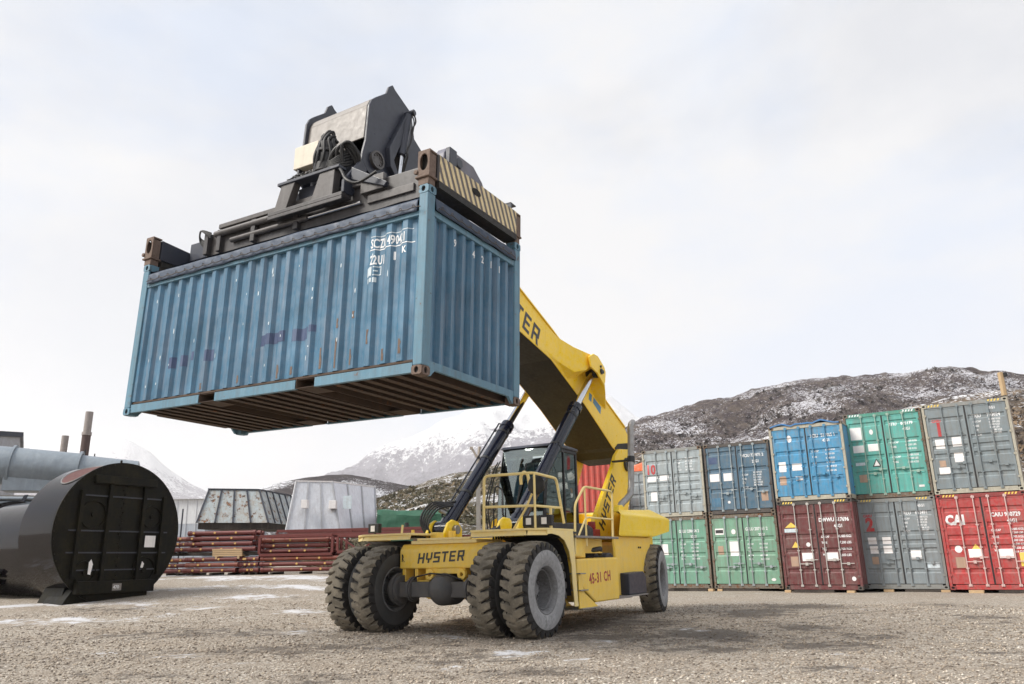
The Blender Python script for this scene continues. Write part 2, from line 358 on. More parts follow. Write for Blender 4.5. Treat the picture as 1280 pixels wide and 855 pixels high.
snow = blobs(X, Y, [(-6.8,25.0,3.6,.9,-.15,1.0), (-9.5,29,3.8,1.6,-.2,1.1), (-11.5,24.5,2.5,.8,0,.8), (-9.8,17.2,2.6,.6,.05,.75), (-7.7,21.8,2.6,.9,0,.7), (-4.8,21.6,2,.7,0,.5), (-13,21,3,.6,0,.9),
    (-.1,11.0,.45,.5,.1,.66), (.75,10.2,.3,.3,.1,.6), (1.25,12.4,.4,.5,0,.58), (2.3,10.8,.3,.3,0,.56), (2.9,14.2,.5,.8,0,.5), (-1.1,13.4,.5,.4,0,.5), (-3.9,14.7,.6,.6,0,.5), (-3.3,10.4,.6,.4,0,.5), (-4.6,11.5,.9,.5,0,.5),
    (-4.9,18.6,1.2,.7,0,.62), (-7.5,19.8,1.4,.8,0,.62), (-16,33,5,3,0,1), (-2.5,29,3,1.6,0,.5)])
mud = blobs(X, Y, [(3.1,13.4,.95,1.5,.2,1.0), (1.6,13.0,1.6,1.0,.1,.75), (2.5,11.1,.9,.6,0,.7), (5.2,17.8,.9,1.9,-.5,.95), (6.9,19.6,1.3,1.6,.3,.85), (5.0,14.3,.7,.8,0,.85), (4.2,11.4,.9,.9,0,.8), (5.4,12.6,.8,.6,0,.7), (8.8,15.4,.8,.7,0,.7), (10.2,19.5,.9,1.2,0,.6),
    (-3,12.0,3,.9,.1,.62), (-5.5,14.8,3.6,1.3,.05,.55), (-.8,10.6,1.4,.7,0,.6), (.3,9.2,.9,.4,0,.7), (-2.2,9.0,.8,.35,0,.6), (.6,15.5,3.2,2.4,-1.,.8), (5.9,10.2,.5,.4,0,.65), (2,15.6,1.8,1.2,.1,.75), (-9,13.5,2.2,1.0,0,.5), (-4.5,9.6,1.0,.5,0,.5), (3.6,9.0,.8,.35,0,.55), (-9.5,19.5,2.,1.2,0,.5)])  # broad blobs under and behind the machine put its shade into this mask
def track(P, off, wd, amp):
    '''wheel track along a polyline'''
    o = np.zeros_like(X); P = [np.array(q, float) for q in P]
    for a, b_ in zip(P[:-1], P[1:]):
        d = b_-a; L_ = np.hypot(*d); u = d/L_; nx, ny = -u[1], u[0]
        s = (X-a[0])*u[0]+(Y-a[1])*u[1]; t = (X-a[0])*nx+(Y-a[1])*ny-off; inside = np.clip(np.minimum(s+.3, L_-s+.3)/.6, 0, 1)
        o = np.maximum(o, amp*inside*np.exp(-(t/wd)**2))
    return o
for P, a_ in (([(-14,12.5),(-6,13.2),(0,12.9),(6,14.5),(12,18)], .42), ([(-12,18.5),(-4,17.2),(2,15.2),(7,14),(14,14.4)], .34), ([(-9,9),(-2,10.4),(4,10.6),(11,9.5)], .36), ([(-6,24),(-3,18),(2,13),(5,9)], .3)):
    for off in (-1.5, -.95, .95, 1.5): mud = np.maximum(mud, track(P, off, .24, a_))
def gravel_mat():
    m, nt, b, L = newmat('gravel'); tc = N(nt, 'ShaderNodeTexCoord'); V = tc.outputs['Object']
    def noise(sc, d=5, r=.6):
        n = N(nt, 'ShaderNodeTexNoise', inp={'Scale': sc, 'Detail': float(d), 'Roughness': r}); L(V, n.inputs['Vector']); return n.outputs['Fac']
    def ramp(src, els):
        c = N(nt, 'ShaderNodeValToRGB'); e = c.color_ramp.elements
        while len(e) < len(els): e.new(.5)
        for k, (p, col) in enumerate(els): e[k].position = p; e[k].color = (*col, 1)
        L(src, c.inputs[0]); return c.outputs[0]
    def mixc(f, a, bb, mode='MIX'):
        mx = N(nt, 'ShaderNodeMix', data_type='RGBA', blend_type=mode)
        for sock, v in ((0, f), (6, a), (7, bb)):
            if isinstance(v, tuple): mx.inputs[sock].default_value = (*v, 1)
            elif isinstance(v, float): mx.inputs[sock].default_value = v
            else: L(v, mx.inputs[sock])
        return mx.outputs[2]
    def rng_(src, a, bb, c=0., d=1.):
        r = N(nt, 'ShaderNodeMapRange', inp={1: a, 2: bb, 3: c, 4: d}); L(src, r.inputs[0]); return r.outputs[0]
    v1 = N(nt, 'ShaderNodeTexVoronoi', inp={'Scale': 34., 'Randomness': 1.}); L(V, v1.inputs['Vector'])
    v2 = N(nt, 'ShaderNodeTexVoronoi', inp={'Scale': 85., 'Randomness': 1.}); L(V, v2.inputs['Vector'])
    sep = N(nt, 'ShaderNodeSeparateColor'); L(v1.outputs['Color'], sep.inputs[0]); sep2 = N(nt, 'ShaderNodeSeparateColor'); L(v2.outputs['Color'], sep2.inputs[0])
    stones = ramp(sep.outputs[0], [(0,(.11,.085,.066)), (.25,(.29,.25,.205)), (.6,(.45,.40,.335)), (.85,(.58,.53,.465)), (1,(.76,.72,.66))])
    small = ramp(sep2.outputs[1], [(0,(.14,.11,.085)), (.5,(.40,.35,.29)), (1,(.60,.55,.49))])
    col = mixc(rng_(noise(3.), .42, .6), stones, small)
    gap = rng_(v1.outputs['Distance'], .3, .75, 0., .6); col = mixc(gap, col, (.10,.08,.06))
    col = mixc(rng_(noise(.55, 7, .7), .45, .68, 0., .6), col, (.27,.22,.17))
    at = N(nt, 'ShaderNodeAttribute', attribute_name='mud'); mm = N(nt, 'ShaderNodeMath', operation='MULTIPLY_ADD'); L(noise(2.4, 8, .72), mm.inputs[0]); mm.inputs[1].default_value = 2.6; mm.inputs[2].default_value = -1.3
    ad = N(nt, 'ShaderNodeMath', operation='ADD'); L(mm.outputs[0], ad.inputs[0]); L(at.outputs['Fac'], ad.inputs[1]); wet = rng_(ad.outputs[0], .36, .66, 0., .78)
    col = mixc(wet, col, (.062,.050,.042))
    at2 = N(nt, 'ShaderNodeAttribute', attribute_name='snow'); m2 = N(nt, 'ShaderNodeMath', operation='MULTIPLY_ADD'); nn = N(nt, 'ShaderNodeMath', operation='MULTIPLY_ADD'); L(noise(.7, 4, .6), nn.inputs[0]); nn.inputs[1].default_value = .8; L(noise(3.1, 9, .75), nn.inputs[2]); L(nn.outputs[0], m2.inputs[0]); m2.inputs[1].default_value = 3.4; m2.inputs[2].default_value = -3.1
    a2 = N(nt, 'ShaderNodeMath', operation='ADD'); L(m2.outputs[0], a2.inputs[0]); L(at2.outputs['Fac'], a2.inputs[1]); sn = rng_(a2.outputs[0], .52, .95, 0., .8)
    col = mixc(sn, col, (.62,.63,.67)); L(col, b.inputs['Base Color'])
    rg = rng_(wet, 0., .88, .9, .72); L(rg, b.inputs['Roughness']); b.inputs['Specular IOR Level'].default_value = .3
    bp = N(nt, 'ShaderNodeBump', inp={'Strength': .9, 'Distance': .02}); bp.invert = True; L(v1.outputs['Distance'], bp.inputs['Height'])
    b2 = N(nt, 'ShaderNodeBump', inp={'Strength': .7, 'Distance': .05}); L(noise(5., 8, .7), b2.inputs['Height']); L(b2.outputs[0], bp.inputs['Normal'])
    L(bp.outputs[0], b.inputs['Normal']); return m
M['gravel'] = gravel_mat()
g = obj('ground', grid_mesh('ground', X, Y, Z, [M['gravel']], {'snow': snow, 'mud': mud})); g['kind'] = 'structure'
# loose stones on the near gravel
def sample(G, x, y):
    i = np.clip(np.searchsorted(gy, y), 1, len(gy)-1); j = np.clip(np.searchsorted(gx, x), 1, len(gx)-1); return G[i, j]
def stones(n, seed):
    r = np.random.default_rng(seed)
    d = 6.2+16*(r.random(n)**1.25); a = np.radians(-40+80*r.random(n)); x = d*np.sin(a); y = d*np.cos(a); k_ = (sample(snow, x, y) < .30) & (r.random(n) > sample(mud, x, y)*.75); x, y, d = x[k_], y[k_], d[k_]; n = len(x); z = ground_z(x, y)
    s = (.006+.013*r.random(n)**2.2)*(1+.25*(d > 12))
    base = np.array([(1,0,0),(0,1,0),(-1,0,0),(0,-1,0),(0,0,1),(0,0,-1)], float)
    F = np.array([(0,1,4),(1,2,4),(2,3,4),(3,0,4),(1,0,5),(2,1,5),(3,2,5),(0,3,5)])
    P = base[None]*(.7+.6*r.random((n,6,1)))*np.stack([1+.4*r.random(n), 1+.4*r.random(n), .6+.3*r.random(n)], -1)[:,None,:]
    t = r.random(n)*6.28; c, sn_ = np.cos(t), np.sin(t); Px = P[...,0]*c[:,None]-P[...,1]*sn_[:,None]; Py = P[...,0]*sn_[:,None]+P[...,1]*c[:,None]
    P = np.stack([Px, Py, P[...,2]], -1)*s[:,None,None]+np.stack([x, y, z+s*.3], -1)[:,None,:]
    V = P.reshape(-1, 3); Fi = (F[None]+np.arange(n)[:,None,None]*6).reshape(-1, 3)
    me = bpy.data.meshes.new('loose_gravel'); me.vertices.add(len(V)); me.vertices.foreach_set('co', V.ravel()); me.loops.add(Fi.size); me.loops.foreach_set('vertex_index', Fi.ravel().astype(np.int32))
    me.polygons.add(len(Fi)); me.polygons.foreach_set('loop_start', np.arange(0, Fi.size, 3, dtype=np.int32)); me.polygons.foreach_set('loop_total', np.full(len(Fi), 3, np.int32))
    at = me.attributes.new('tone', 'FLOAT', 'POINT'); at.data.foreach_set('value', np.repeat(r.random(n)*(1-.75*np.clip(sample(mud, x, y)*1.3, 0, 1)), 6).astype(np.float32))
    me.update(); return me
m, nt, b, L = newmat('loose_stone'); at = N(nt, 'ShaderNodeAttribute', attribute_name='tone'); c = N(nt, 'ShaderNodeValToRGB'); e = c.color_ramp.elements
e[0].color = (.13,.105,.085,1); e[1].color = (.66,.61,.54,1); e.new(.6).color = (.40,.335,.265,1); L(at.outputs['Fac'], c.inputs[0]); L(c.outputs[0], b.inputs['Base Color']); b.inputs['Roughness'].default_value = .85
me = stones(60000, 3); me.materials.append(m)
tag(obj('loose_gravel', me), 'loose beige and grey stones scattered over the near yard ground', 'gravel', kind='stuff')

# ------------------------------------------------------------------ hills and mountains
def hill_mat(name, scrub, tan, rock, snow_amt, sc=1., snowcol=(.80,.81,.85), patch=.5, alt=None):
    m, nt, b, L = newmat(name); tc = N(nt, 'ShaderNodeTexCoord'); V = tc.outputs['Object']
    def noise(s, d=8, r=.65, dist=0.):
        n = N(nt, 'ShaderNodeTexNoise', inp={'Scale': s*sc, 'Detail': float(d), 'Roughness': r, 'Distortion': dist}); L(V, n.inputs['Vector']); return n.outputs['Fac']
    def rg(src, a, bb, c=0., d=1.):
        r = N(nt, 'ShaderNodeMapRange', inp={1: a, 2: bb, 3: c, 4: d}); L(src, r.inputs[0]); return r.outputs[0]
    def mixc(f, a, bb):
        mx = N(nt, 'ShaderNodeMix', data_type='RGBA')
        for sock, v in ((0, f), (6, a), (7, bb)):
            if isinstance(v, tuple): mx.inputs[sock].default_value = (*v, 1)
            else: L(v, mx.inputs[sock])
        return mx.outputs[2]
    big = noise(.02, 5, .55); mid = noise(.16, 8, .7); fine = noise(.9, 6, .75)
    col = mixc(rg(mid, .42, .6), tuple(scrub), tuple(tan)); col = mixc(rg(fine, .52, .66), col, tuple(c*.55 for c in scrub)); col = mixc(rg(noise(.45, 8, .7), .56, .66, 0., .8), col, tuple(rock))
    a = N(nt, 'ShaderNodeMath', operation='MULTIPLY_ADD'); L(big, a.inputs[0]); a.inputs[1].default_value = patch; L(fine, a.inputs[2])
    a2 = N(nt, 'ShaderNodeMath', operation='MULTIPLY_ADD'); L(noise(.35, 9, .75, .6), a2.inputs[0]); a2.inputs[1].default_value = .8; L(a.outputs[0], a2.inputs[2])
    last = a2.outputs[0]
    if alt:
        ge = N(nt, 'ShaderNodeSeparateXYZ'); L(V, ge.inputs[0]); k = rg(ge.outputs[2], alt[0], alt[1], -alt[2], alt[2]); s_ = N(nt, 'ShaderNodeMath', operation='ADD'); L(last, s_.inputs[0]); L(k, s_.inputs[1]); last = s_.outputs[0]
    th = .5*patch+.5+.4+(.5-snow_amt)*.45
    col = mixc(rg(last, th-.02, th+.05), col, tuple(snowcol)); L(col, b.inputs['Base Color']); b.inputs['Roughness'].default_value = .95; b.inputs['Specular IOR Level'].default_value = .1
    bp = N(nt, 'ShaderNodeBump', inp={'Strength': 1., 'Distance': 1.6/sc}); L(fine, bp.inputs['Height']); L(bp.outputs[0], b.inputs['Normal']); return m
def hill(name, prof, Rc, r0, r1, mat, rough=.06, na=260, nr=70, sc=.03, seed=1, z0=0., pad=4.):
    """terrain round the yard: prof = (azimuth, elevation) of the crest in degrees, seen from the yard, crest Rc away"""
    az = np.linspace(prof[0][0], prof[-1][0], na); el = np.interp(az, [p[0] for p in prof], [p[1] for p in prof])
    k = np.ones(5)/5; el = np.convolve(np.pad(el, 2, 'edge'), k, 'valid')
    rr = np.concatenate([np.linspace(r0, Rc, nr), np.linspace(Rc, r1, nr//3)[1:]])
    A, R = np.meshgrid(np.radians(az), rr); E = np.tan(np.radians(el))[None, :]*Rc
    t = np.clip((R-r0)/(Rc-r0), 0, 1); back = np.clip((R-Rc)/(r1-Rc), 0, 1); T = t**1.15*(1-S(back)*.9)
    X = R*np.sin(A); Y = R*np.cos(A)
    n = (fbm(X, Y, sc, 6, seed, .55)-.5); n2 = 1-np.abs(fbm(X, Y, sc*1.7, 5, seed+9)-.5)*4
    H = E.max()
    Z = z0+E*T+(n*2.2+n2*.5-.3)*rough*H*np.minimum(1, t*3)*(1-.5*np.exp(-((R-Rc)/(.1*Rc))**2))
    edge = np.minimum(1, np.minimum(A-A.min(), A.max()-A)/math.radians(pad)); Z = Z*S(edge)-(1-S(edge))*2-(t == 0)*3
    o = obj(name, grid_mesh(name, X, Y, Z, [mat])); o['kind'] = 'structure'; return o, (X, Y, Z)
hm_r = hill_mat('hill_scrub', (.062,.050,.055), (.12,.098,.085), (.25,.235,.23), .36, 1.7, patch=.7, snowcol=(.56,.56,.60))
hm_f = hill_mat('hill_front', (.085,.07,.062), (.24,.18,.125), (.26,.24,.22), .42, 2.2, patch=.8)
hm_m = hill_mat('hill_mid', (.085,.075,.052), (.185,.145,.095), (.30,.285,.26), .40, 2.2, patch=.6)
hm_d = hill_mat('hill_wooded', (.045,.038,.042), (.075,.062,.062), (.10,.09,.09), .24, .9, patch=1.2)
hm_s = hill_mat('snow_mountain', (.26,.25,.30), (.36,.35,.40), (.22,.21,.26), .55, .06, patch=.9, alt=(360, 640, .20), snowcol=(.84,.85,.88))
rX = hill('hill', [(0,1),(3.35,5.58),(6,8.2),(8.53,9.48),(9.44,9.91),(11.22,10.34),(13.55,10.67),(16.44,11.22),(18.72,11.83),(20.91,11.97),(24.04,11.76),(27.03,11.53),(28.97,11.7),(30.39,11.75),(32.15,11.33),(34.25,10.83),(38.88,9.78),(48,8),(56,6)], 420, 130, 620, hm_r, .10, 340, 130, .028, 4)[1]
hX = hill('hill', [(-2,3.5),(3.4,6.3),(8.72,7.73),(12.19,7.87),(14.46,8.04),(18.39,8.65),(22.73,9.3),(26.82,9.6),(30.66,10.0),(33.77,10.2),(40,9.5),(50,8)], 150, 62, 210, hm_f, .07, 260, 60, .05, 7)[1]
mX = hill('hill', [(-16,2.0),(-11.71,3.6),(-9.77,4.72),(-7.79,5.56),(-6.05,6.18),(-4.3,6.63),(-3.12,6.75),(-1.93,7.01),(-.15,7.22),(2.83,7.6),(5.79,7.6),(9,6.5)], 210, 60, 300, hm_m, .06, 240, 80, .04, 12)[1]
hill('hill', [(-26,3.0),(-21,4.2),(-19.36,4.6),(-18.09,5.24),(-16.78,5.64),(-15.16,5.94),(-13.5,6.17),(-12.38,6.24),(-10.67,5.96),(-8.65,5.56),(-6.04,5.03),(-2.54,4.54),(2,3)], 560, 240, 700, hm_d, .04, 200, 50, .02, 21)
hill('mountain', [(-22,1),(-18,3.4),(-15.11,5.0),(-12.95,6.29),(-11.29,7.33),(-9.59,8.26),(-7.85,8.9),(-6.39,9.49),(-4.91,10.25),(-2.5,11.24),(-.07,12.1),(3.61,13.0),(7.15,11.2),(9.37,9.5),(14,9.5),(20,9),(30,7),(40,4)], 4200, 2300, 6000, hm_s, .13, 300, 140, .0022, 31)
hill('mountain', [(-48,5),(-40,6.5),(-32.12,7.29),(-29.98,7.92),(-28.18,8.28),(-26.74,8.21),(-25.21,7.49),(-23.86,6.37),(-22.53,5.49),(-21.2,4.82),(-19.86,4.3),(-16,3)], 5600, 3600, 7200, hm_s, .06, 200, 80, .0014, 37)
# scrub bushes on the near slopes
def scrub(name, XYZ, n, smin, smax, seed, label, cols, rmax=1.):
    X, Y, Z = XYZ; r = np.random.default_rng(seed); h, w_ = X.shape
    i = r.integers(1, int((h-1)*.72*rmax), n*3); j = r.integers(2, w_-3, n*3)
    x = X[i,j]; y = Y[i,j]; z = Z[i,j]; keep = (vnoise(x, y, .08, seed) > .4)[:]; x, y, z = x[keep][:n], y[keep][:n], z[keep][:n]; n = len(x)
    x = x+r.normal(0, .8, n); y = y+r.normal(0, .8, n); s = smin+(smax-smin)*r.random(n)**2
    K = 9; V = r.normal(0, 1, (n, K, 3)); V /= np.linalg.norm(V, axis=-1, keepdims=True); V *= (.35+.65*r.random((n, K, 1))); V[...,2] = np.abs(V[...,2])*.8
    c0 = V*s[:,None,None]+np.stack([x, y, z], -1)[:,None,:]
    T = r.normal(0, .42, (n, K, 3, 3))*s[:,None,None,None]; P = (c0[:,:,None,:]+T).reshape(-1, 3); nf = n*K
    me = bpy.data.meshes.new(name); me.vertices.add(len(P)); me.vertices.foreach_set('co', P.ravel()); me.loops.add(nf*3); me.loops.foreach_set('vertex_index', np.arange(nf*3, dtype=np.int32))
    me.polygons.add(nf); me.polygons.foreach_set('loop_start', np.arange(0, nf*3, 3, dtype=np.int32)); me.polygons.foreach_set('loop_total', np.full(nf, 3, np.int32))
    at = me.attributes.new('tone', 'FLOAT', 'POINT'); at.data.foreach_set('value', np.repeat(r.random(n), K*3).astype(np.float32)); me.update()
    m, nt, b, L = newmat(name+'_leaf'); a = N(nt, 'ShaderNodeAttribute', attribute_name='tone'); c = N(nt, 'ShaderNodeValToRGB'); e = c.color_ramp.elements
    e[0].color = (*cols[0], 1); e[1].color = (*cols[2], 1); e.new(.55).color = (*cols[1], 1); L(a.outputs['Fac'], c.inputs[0]); L(c.outputs[0], b.inputs['Base Color']); b.inputs['Roughness'].default_value = .95
    me.materials.append(m); tag(obj(name, me), label, 'bushes', kind='stuff')
scrub('hillside_scrub', mX, 14000, .18, .75, 5, 'olive and straw coloured scrub covering the slope behind the cab', [(.055,.055,.034),(.105,.092,.055),(.20,.155,.10)])
scrub('slope_scrub', hX, 10000, .15, .65, 6, 'low brown and straw scrub on the slope behind the stacked containers', [(.05,.042,.04),(.12,.095,.075),(.30,.21,.13)])
scrub('ridge_scrub', rX, 8000, .4, 1.5, 8, 'dark leafless bushes and boulders dotted over the ridge behind the stacked containers', [(.03,.026,.028),(.07,.058,.056),(.20,.185,.175)], rmax=.97)

# ------------------------------------------------------------------ containers stacked in the row (door ends to the yard)
ROWRZ = math.radians(-32.73); WID = 2.438
def rib_fn(zs, half=.045, slope=.035, depth=.028):
    br = []
    for z in zs: br += [z-half-slope, z-half, z+half, z+half+slope]
    def fn(z):
        for c in zs:
            d = abs(z-c)
            if d <= half: return depth
            if d < half+slope: return depth*(1-(d-half)/slope)
        return 0.
    return fn, br
mesh_cache = {}
def casting_mesh(mat):
    k = ('casting', mat.name)
    if k not in mesh_cache:
        b = MB(); b.holed(0, .162, 0, .118, .081, .06, .045, .034, 0, .022); b.holed(0.001, .178, .001, .117, .09, .06, .045, .034, -.0, .022, ax='x')
        b.box(.03, .16, .03, .176, .0015, .1165); b.cur = 1; b.box(.03,.15,.023,.029,.012,.106); b.box(.023,.029,.03,.165,.012,.106)  # dark backing boxes carry the shade of the casting holes
        mesh_cache[k] = b.mesh('corner_casting', [mat, M['hole']])
    return mesh_cache[k]
def corrugated(b, x0, x1, z0, z1, y, pitch=.278, depth=.036, flat=.26, slope=.245, sgn=1):
    """vertical corrugations along x; outer face at y, recesses go to y+sgn*depth"""
    xs = []; x = x0; k = 0
    n = max(1, round((x1-x0)/pitch)); p = (x1-x0)/n
    for i in range(n):
        a = x0+i*p
        xs += [(a, 0), (a+flat*p, 0), (a+(flat+slope)*p, depth), (a+(2*flat+slope)*p*1., depth)]
    xs.append((x1, 0))
    vs = [(q, y+sgn*d, z0) for q, d in xs]+[(q, y+sgn*d, z1) for q, d in xs]; m = len(xs)
    b.add(vs, [(i, i+1, m+i+1, m+i) for i in range(m-1)]); return xs
def container(label, loc, rz, Lx, H, pm, fm, ribs=(.2,.4,.6,.8), bars='same', stripes=None, texts=(), stickers=(), posts=None, doors=True, cat='container', group='shipping containers stacked in the back row', barmat=None, castmat=None, wide=True, z_door0=.17, handle_z=(.62,.72)):
    t = empty('shipping_container', loc, rz); tag(t, label, cat, group)
    posts = posts or fm; castmat = castmat or fm
    for x, nm in ((0, 0), (WID, 1)):
        for y in (0, Lx):
            b = MB(); s = 1 if x == 0 else -1; d = 1 if y == 0 else -1
            b.prism([(x, y+d*.004), (x+s*.075, y+d*.004), (x+s*.075, y+d*.03), (x+s*.03, y+d*.03), (x+s*.03, y+d*.12), (x, y+d*.12)], 'z', .118, H-.118)
            b.build('corner_post', posts, t)
    for x in (0, 1):
        for y in (0, 1):
            for z in (0, H-.118):
                c = obj('corner_casting', casting_mesh(castmat), t, (x*WID, y*Lx, z)); c.scale = (-1 if x else 1, -1 if y else 1, 1)
    b = MB(); b.box(.16, WID-.16, .02, .09, H-.10, H-.012); b.box(.079, WID-.079, .01, .02, H-.13, H-.10); b.build('door_header', fm, t)
    b = MB(); b.box(.165, WID-.165, .012, .09, .012, .15); b.build('door_sill', posts, t)
    for x in (0.012, WID-.012):
        b = MB(); b.box(x-.010, x+.010, .16, Lx-.16, H-.075, H-.02); b.build('top_rail', fm, t)
        b = MB(); b.box(x-.010, x+.010, .16, Lx-.16, .02, .16); b.build('bottom_rail', fm, t)
        b = MB(); q = []
        n = int(Lx/.278); yy = .125; st = (Lx-.25)/n
        for i in range(n): q += [(yy, 0), (yy+.07, 0), (yy+.14, .036), (yy+.21, .036)]; yy += st
        q.append((Lx-.125, 0)); s = 1 if x < 1 else -1; xx = .014 if x < 1 else WID-.014; m = len(q)
        b.add([(xx+s*d, y, .16) for y, d in q]+[(xx+s*d, y, H-.075) for y, d in q], [(i, i+1, m+i+1, m+i) for i in range(m-1)]); b.build('side_panel', pm, t)
    b = MB(); q = []; n = int(Lx/.22); yy = .1; st = (Lx-.2)/n
    for i in range(n): q += [(yy, 0), (yy+.07, 0), (yy+.10, -.02), (yy+.18, -.02)]; yy += st
    q.append((Lx-.1, 0)); m = len(q); b.add([(.03, y, H-.02+d) for y, d in q]+[(WID-.03, y, H-.02+d) for y, d in q], [(i, m+i, m+i+1, i+1) for i in range(m-1)]); b.build('roof_panel', pm, t)
    b = MB(); corrugated(b, .12, WID-.12, .12, H-.10, Lx-.02, .25, .045, sgn=-1); b.build('end_panel', pm, t)
    b = MB(); b.box(.03, WID-.03, .1, Lx-.1, .11, .15); b.build('floor', M['dark_wood'], t)
    if not doors:
        b = MB(); corrugated(b, .077, WID-.077, .12, H-.10, .03, .25, .045, sgn=1); b.build('front_panel', pm, t); return t
    z0, z1 = z_door0, H-.135; hh = z1-z0
    zs = [z0+r*hh for r in ribs]; fn, br = rib_fn(zs); fy = lambda z: fn(z)
    dx = [(.085, WID/2-.012), (WID/2+.012, WID-.085)]; doors_ = []
    for k, (xa, xb) in enumerate(dx):
        b = MB(); pts = sorted(set([z0+.07, z1-.05]+[z for z in br if z0+.07 < z < z1-.05])); xi0, xi1 = xa+.075, xb-.055 if k == 0 else xb-.075
        if k: xi0, xi1 = xa+.055, xb-.075
        vs = [(x, .034+fy(z), z) for z in pts for x in (xi0, xi1)]
        b.add(vs, [(2*i, 2*i+1, 2*i+3, 2*i+2) for i in range(len(pts)-1)])
        for i in range(len(pts)):   # sides of the grooves
            pass
        for x, s in ((xi0, 1), (xi1, -1)):
            vs = []; 
            for z in pts: vs += [(x, .034, z), (x, .034+fy(z), z)]
            b.add(vs, [(2*i, 2*i+1, 2*i+3, 2*i+2) for i in range(len(pts)-1)])
        b.box(xa, xi0, .026, .075, z0, z1); b.box(xi1, xb, .026, .075, z0, z1); b.box(xi0, xi1, .027, .075, z0, z0+.07); b.box(xi0, xi1, .027, .075, z1-.05, z1)
        d = b.build('door', pm, t); doors_.append((d, xi0, xi1))
        g = MB(); xe = xb if k == 0 else xa; g.box(xe-.012, xe+.012, .0225, .031, z0, z1); g.build('door_gasket', M['black'], d)
        bm_ = barmat or pm; wdt = xb-xa
        for x in ((xa+wdt*.43, xa+wdt*.83) if k == 0 else (xa+wdt*.17, xa+wdt*.57)):
            lb = MB(); lb.cyl((x, -.004, z0-.06), (x, -.004, z1+.07), .017, 8); L_ = lb.build('locking_bar', bm_, d)
            kb = MB()
            for z in (z0-.035, z1+.02): kb.box(x-.045, x+.045, -.012, .024, z-.035, z+.035)
            for z in (z0+hh*.18, z0+hh*.42, z0+hh*.68): kb.box(x-.04, x+.04, -.01, .029, z-.02, z+.02)
            kb.build('bar_keeper', bm_, d, kind='stuff')
        for i, x in enumerate((xa+wdt*.43, xa+wdt*.60) if k == 0 else (xa+wdt*.20, xa+wdt*.57)):
            hz = z0+hh*(.30 if (i+k) % 2 else .25); hb = MB(); sx = 1
            hb.box(x, x+.36*wdt, -.018, -.006, hz, hz+.026); hb.box(x+.16*wdt, x+.24*wdt, -.03, .024, hz-.04, hz+.05); hb.build('door_handle', bm_, d)
        for i in range(4):
            z = z0+hh*(.1+.27*i); xh = xa-.02 if k == 0 else xb+.02; h_ = MB(); h_.box(xh-.045, xh+.045, -.004, .024, z-.03, z+.03); h_.cyl((xh, .001, z-.06), (xh, .001, z+.06), .011, 6); h_.build('hinge', posts, d)
    if stripes:
        b = MB(); c1, c2 = stripes
        for xs in (.19, WID-.56):
            for i in range(4): a = xs+i*.09; b.add([(a, .0175, H-.09), (a+.045, .0175, H-.09), (a+.075, .0175, H-.025), (a+.03, .0175, H-.025)], [(0,1,2,3)])
        b.build('hazard_stripe', c1, t, kind='stuff')
    for (s, size, x, z, mat, bold) in texts:
        k = 0 if x < WID/2 else 1
        place_text(s, size, x, z, mat, doors_[k][0], y=.034, bold=bold, wide=.82, fn=fn, breaks=br, off=.003)
    for q_, st in enumerate(stickers):
        kind, x, z, w_, h_, mat = st; k = 0 if x < WID/2 else 1
        if kind == 'tri': poly = [(x, z), (x+w_, z), (x+w_/2, z+h_)]
        elif kind == 'oval': poly = [(x+w_/2+w_/2*math.cos(i*PI/8), z+h_/2+h_/2*math.sin(i*PI/8)) for i in range(16)]
        else: poly = [(x, z), (x+w_, z), (x+w_, z+h_), (x, z+h_)]
        decal(poly, mat, doors_[k][0], y=.034, fn=fn, breaks=br, off=.0035+.0008*q_, name={'tri': 'warning_triangle', 'oval': 'round_sticker', 'patch': 'paint_patch'}.get(kind, 'placard'))
    return t
WT = M['letter_white']; FD = M['letter_faded']; PL = M['placard']; TP = M['tan_plate']; RD = M['letter_red']; YL = M['stripe_yellow']
def cp(name, c, rust=.12, dirt=.3, streak=.35): return paint(name, tuple(.88*q+.012 for q in c), .45, rust=rust+.04, dirt=dirt+.1, dirtcol=(.17,.155,.135), streak=streak+.1, var=.14, dents=.25)
P_gr1 = cp('grey_paint_a', (.20,.245,.27)); P_gr2 = cp('grey_paint_b', (.225,.265,.29)); P_gr10 = cp('pale_grey_paint', (.33,.39,.42)); P_navy = cp('navy_paint', (.052,.135,.215)); P_green = cp('sage_green_paint', (.17,.36,.25), .2)
P_sky = cp('sky_blue_paint', (.04,.27,.50), .15); P_dred = cp('oxblood_paint', (.13,.019,.022)); P_teal = cp('teal_paint', (.085,.41,.36), .15); P_red = cp('bright_red_paint', (.44,.025,.025), .05); P_green2 = cp('sage_green_paint_b', (.14,.34,.245), .2)
F_rust = paint('rusty_frame', (.17,.15,.12), .8, rust=.7, dirt=.6, dirtcol=(.10,.055,.035), streak=.4, scale=2); F_grey = paint('grey_frame', (.23,.24,.235), .6, rust=.35, dirt=.4, scale=2)
F_dark = paint('dark_frame', (.06,.055,.055), .7, rust=.5, dirt=.5, scale=2); F_red = paint('red_frame', (.24,.03,.03), .6, rust=.3, dirt=.3, scale=2); F_teal = paint('teal_frame', (.06,.27,.21), .6, rust=.45, dirt=.4, scale=2); F_cream = paint('cream_frame', (.40,.38,.31), .7, rust=.4, dirt=.4, scale=2)
B_pale = paint('pale_bars', (.50,.48,.46), .4, rust=.15, dirt=.3, metallic=.3); B_red = paint('pink_bars', (.60,.42,.40), .45, rust=.1, dirt=.3)
ca, sa = math.cos(ROWRZ), math.sin(ROWRZ); H2, H4 = 2.591, 2.896
def ups(loc, h): return (loc[0], loc[1], loc[2]+h+.004)
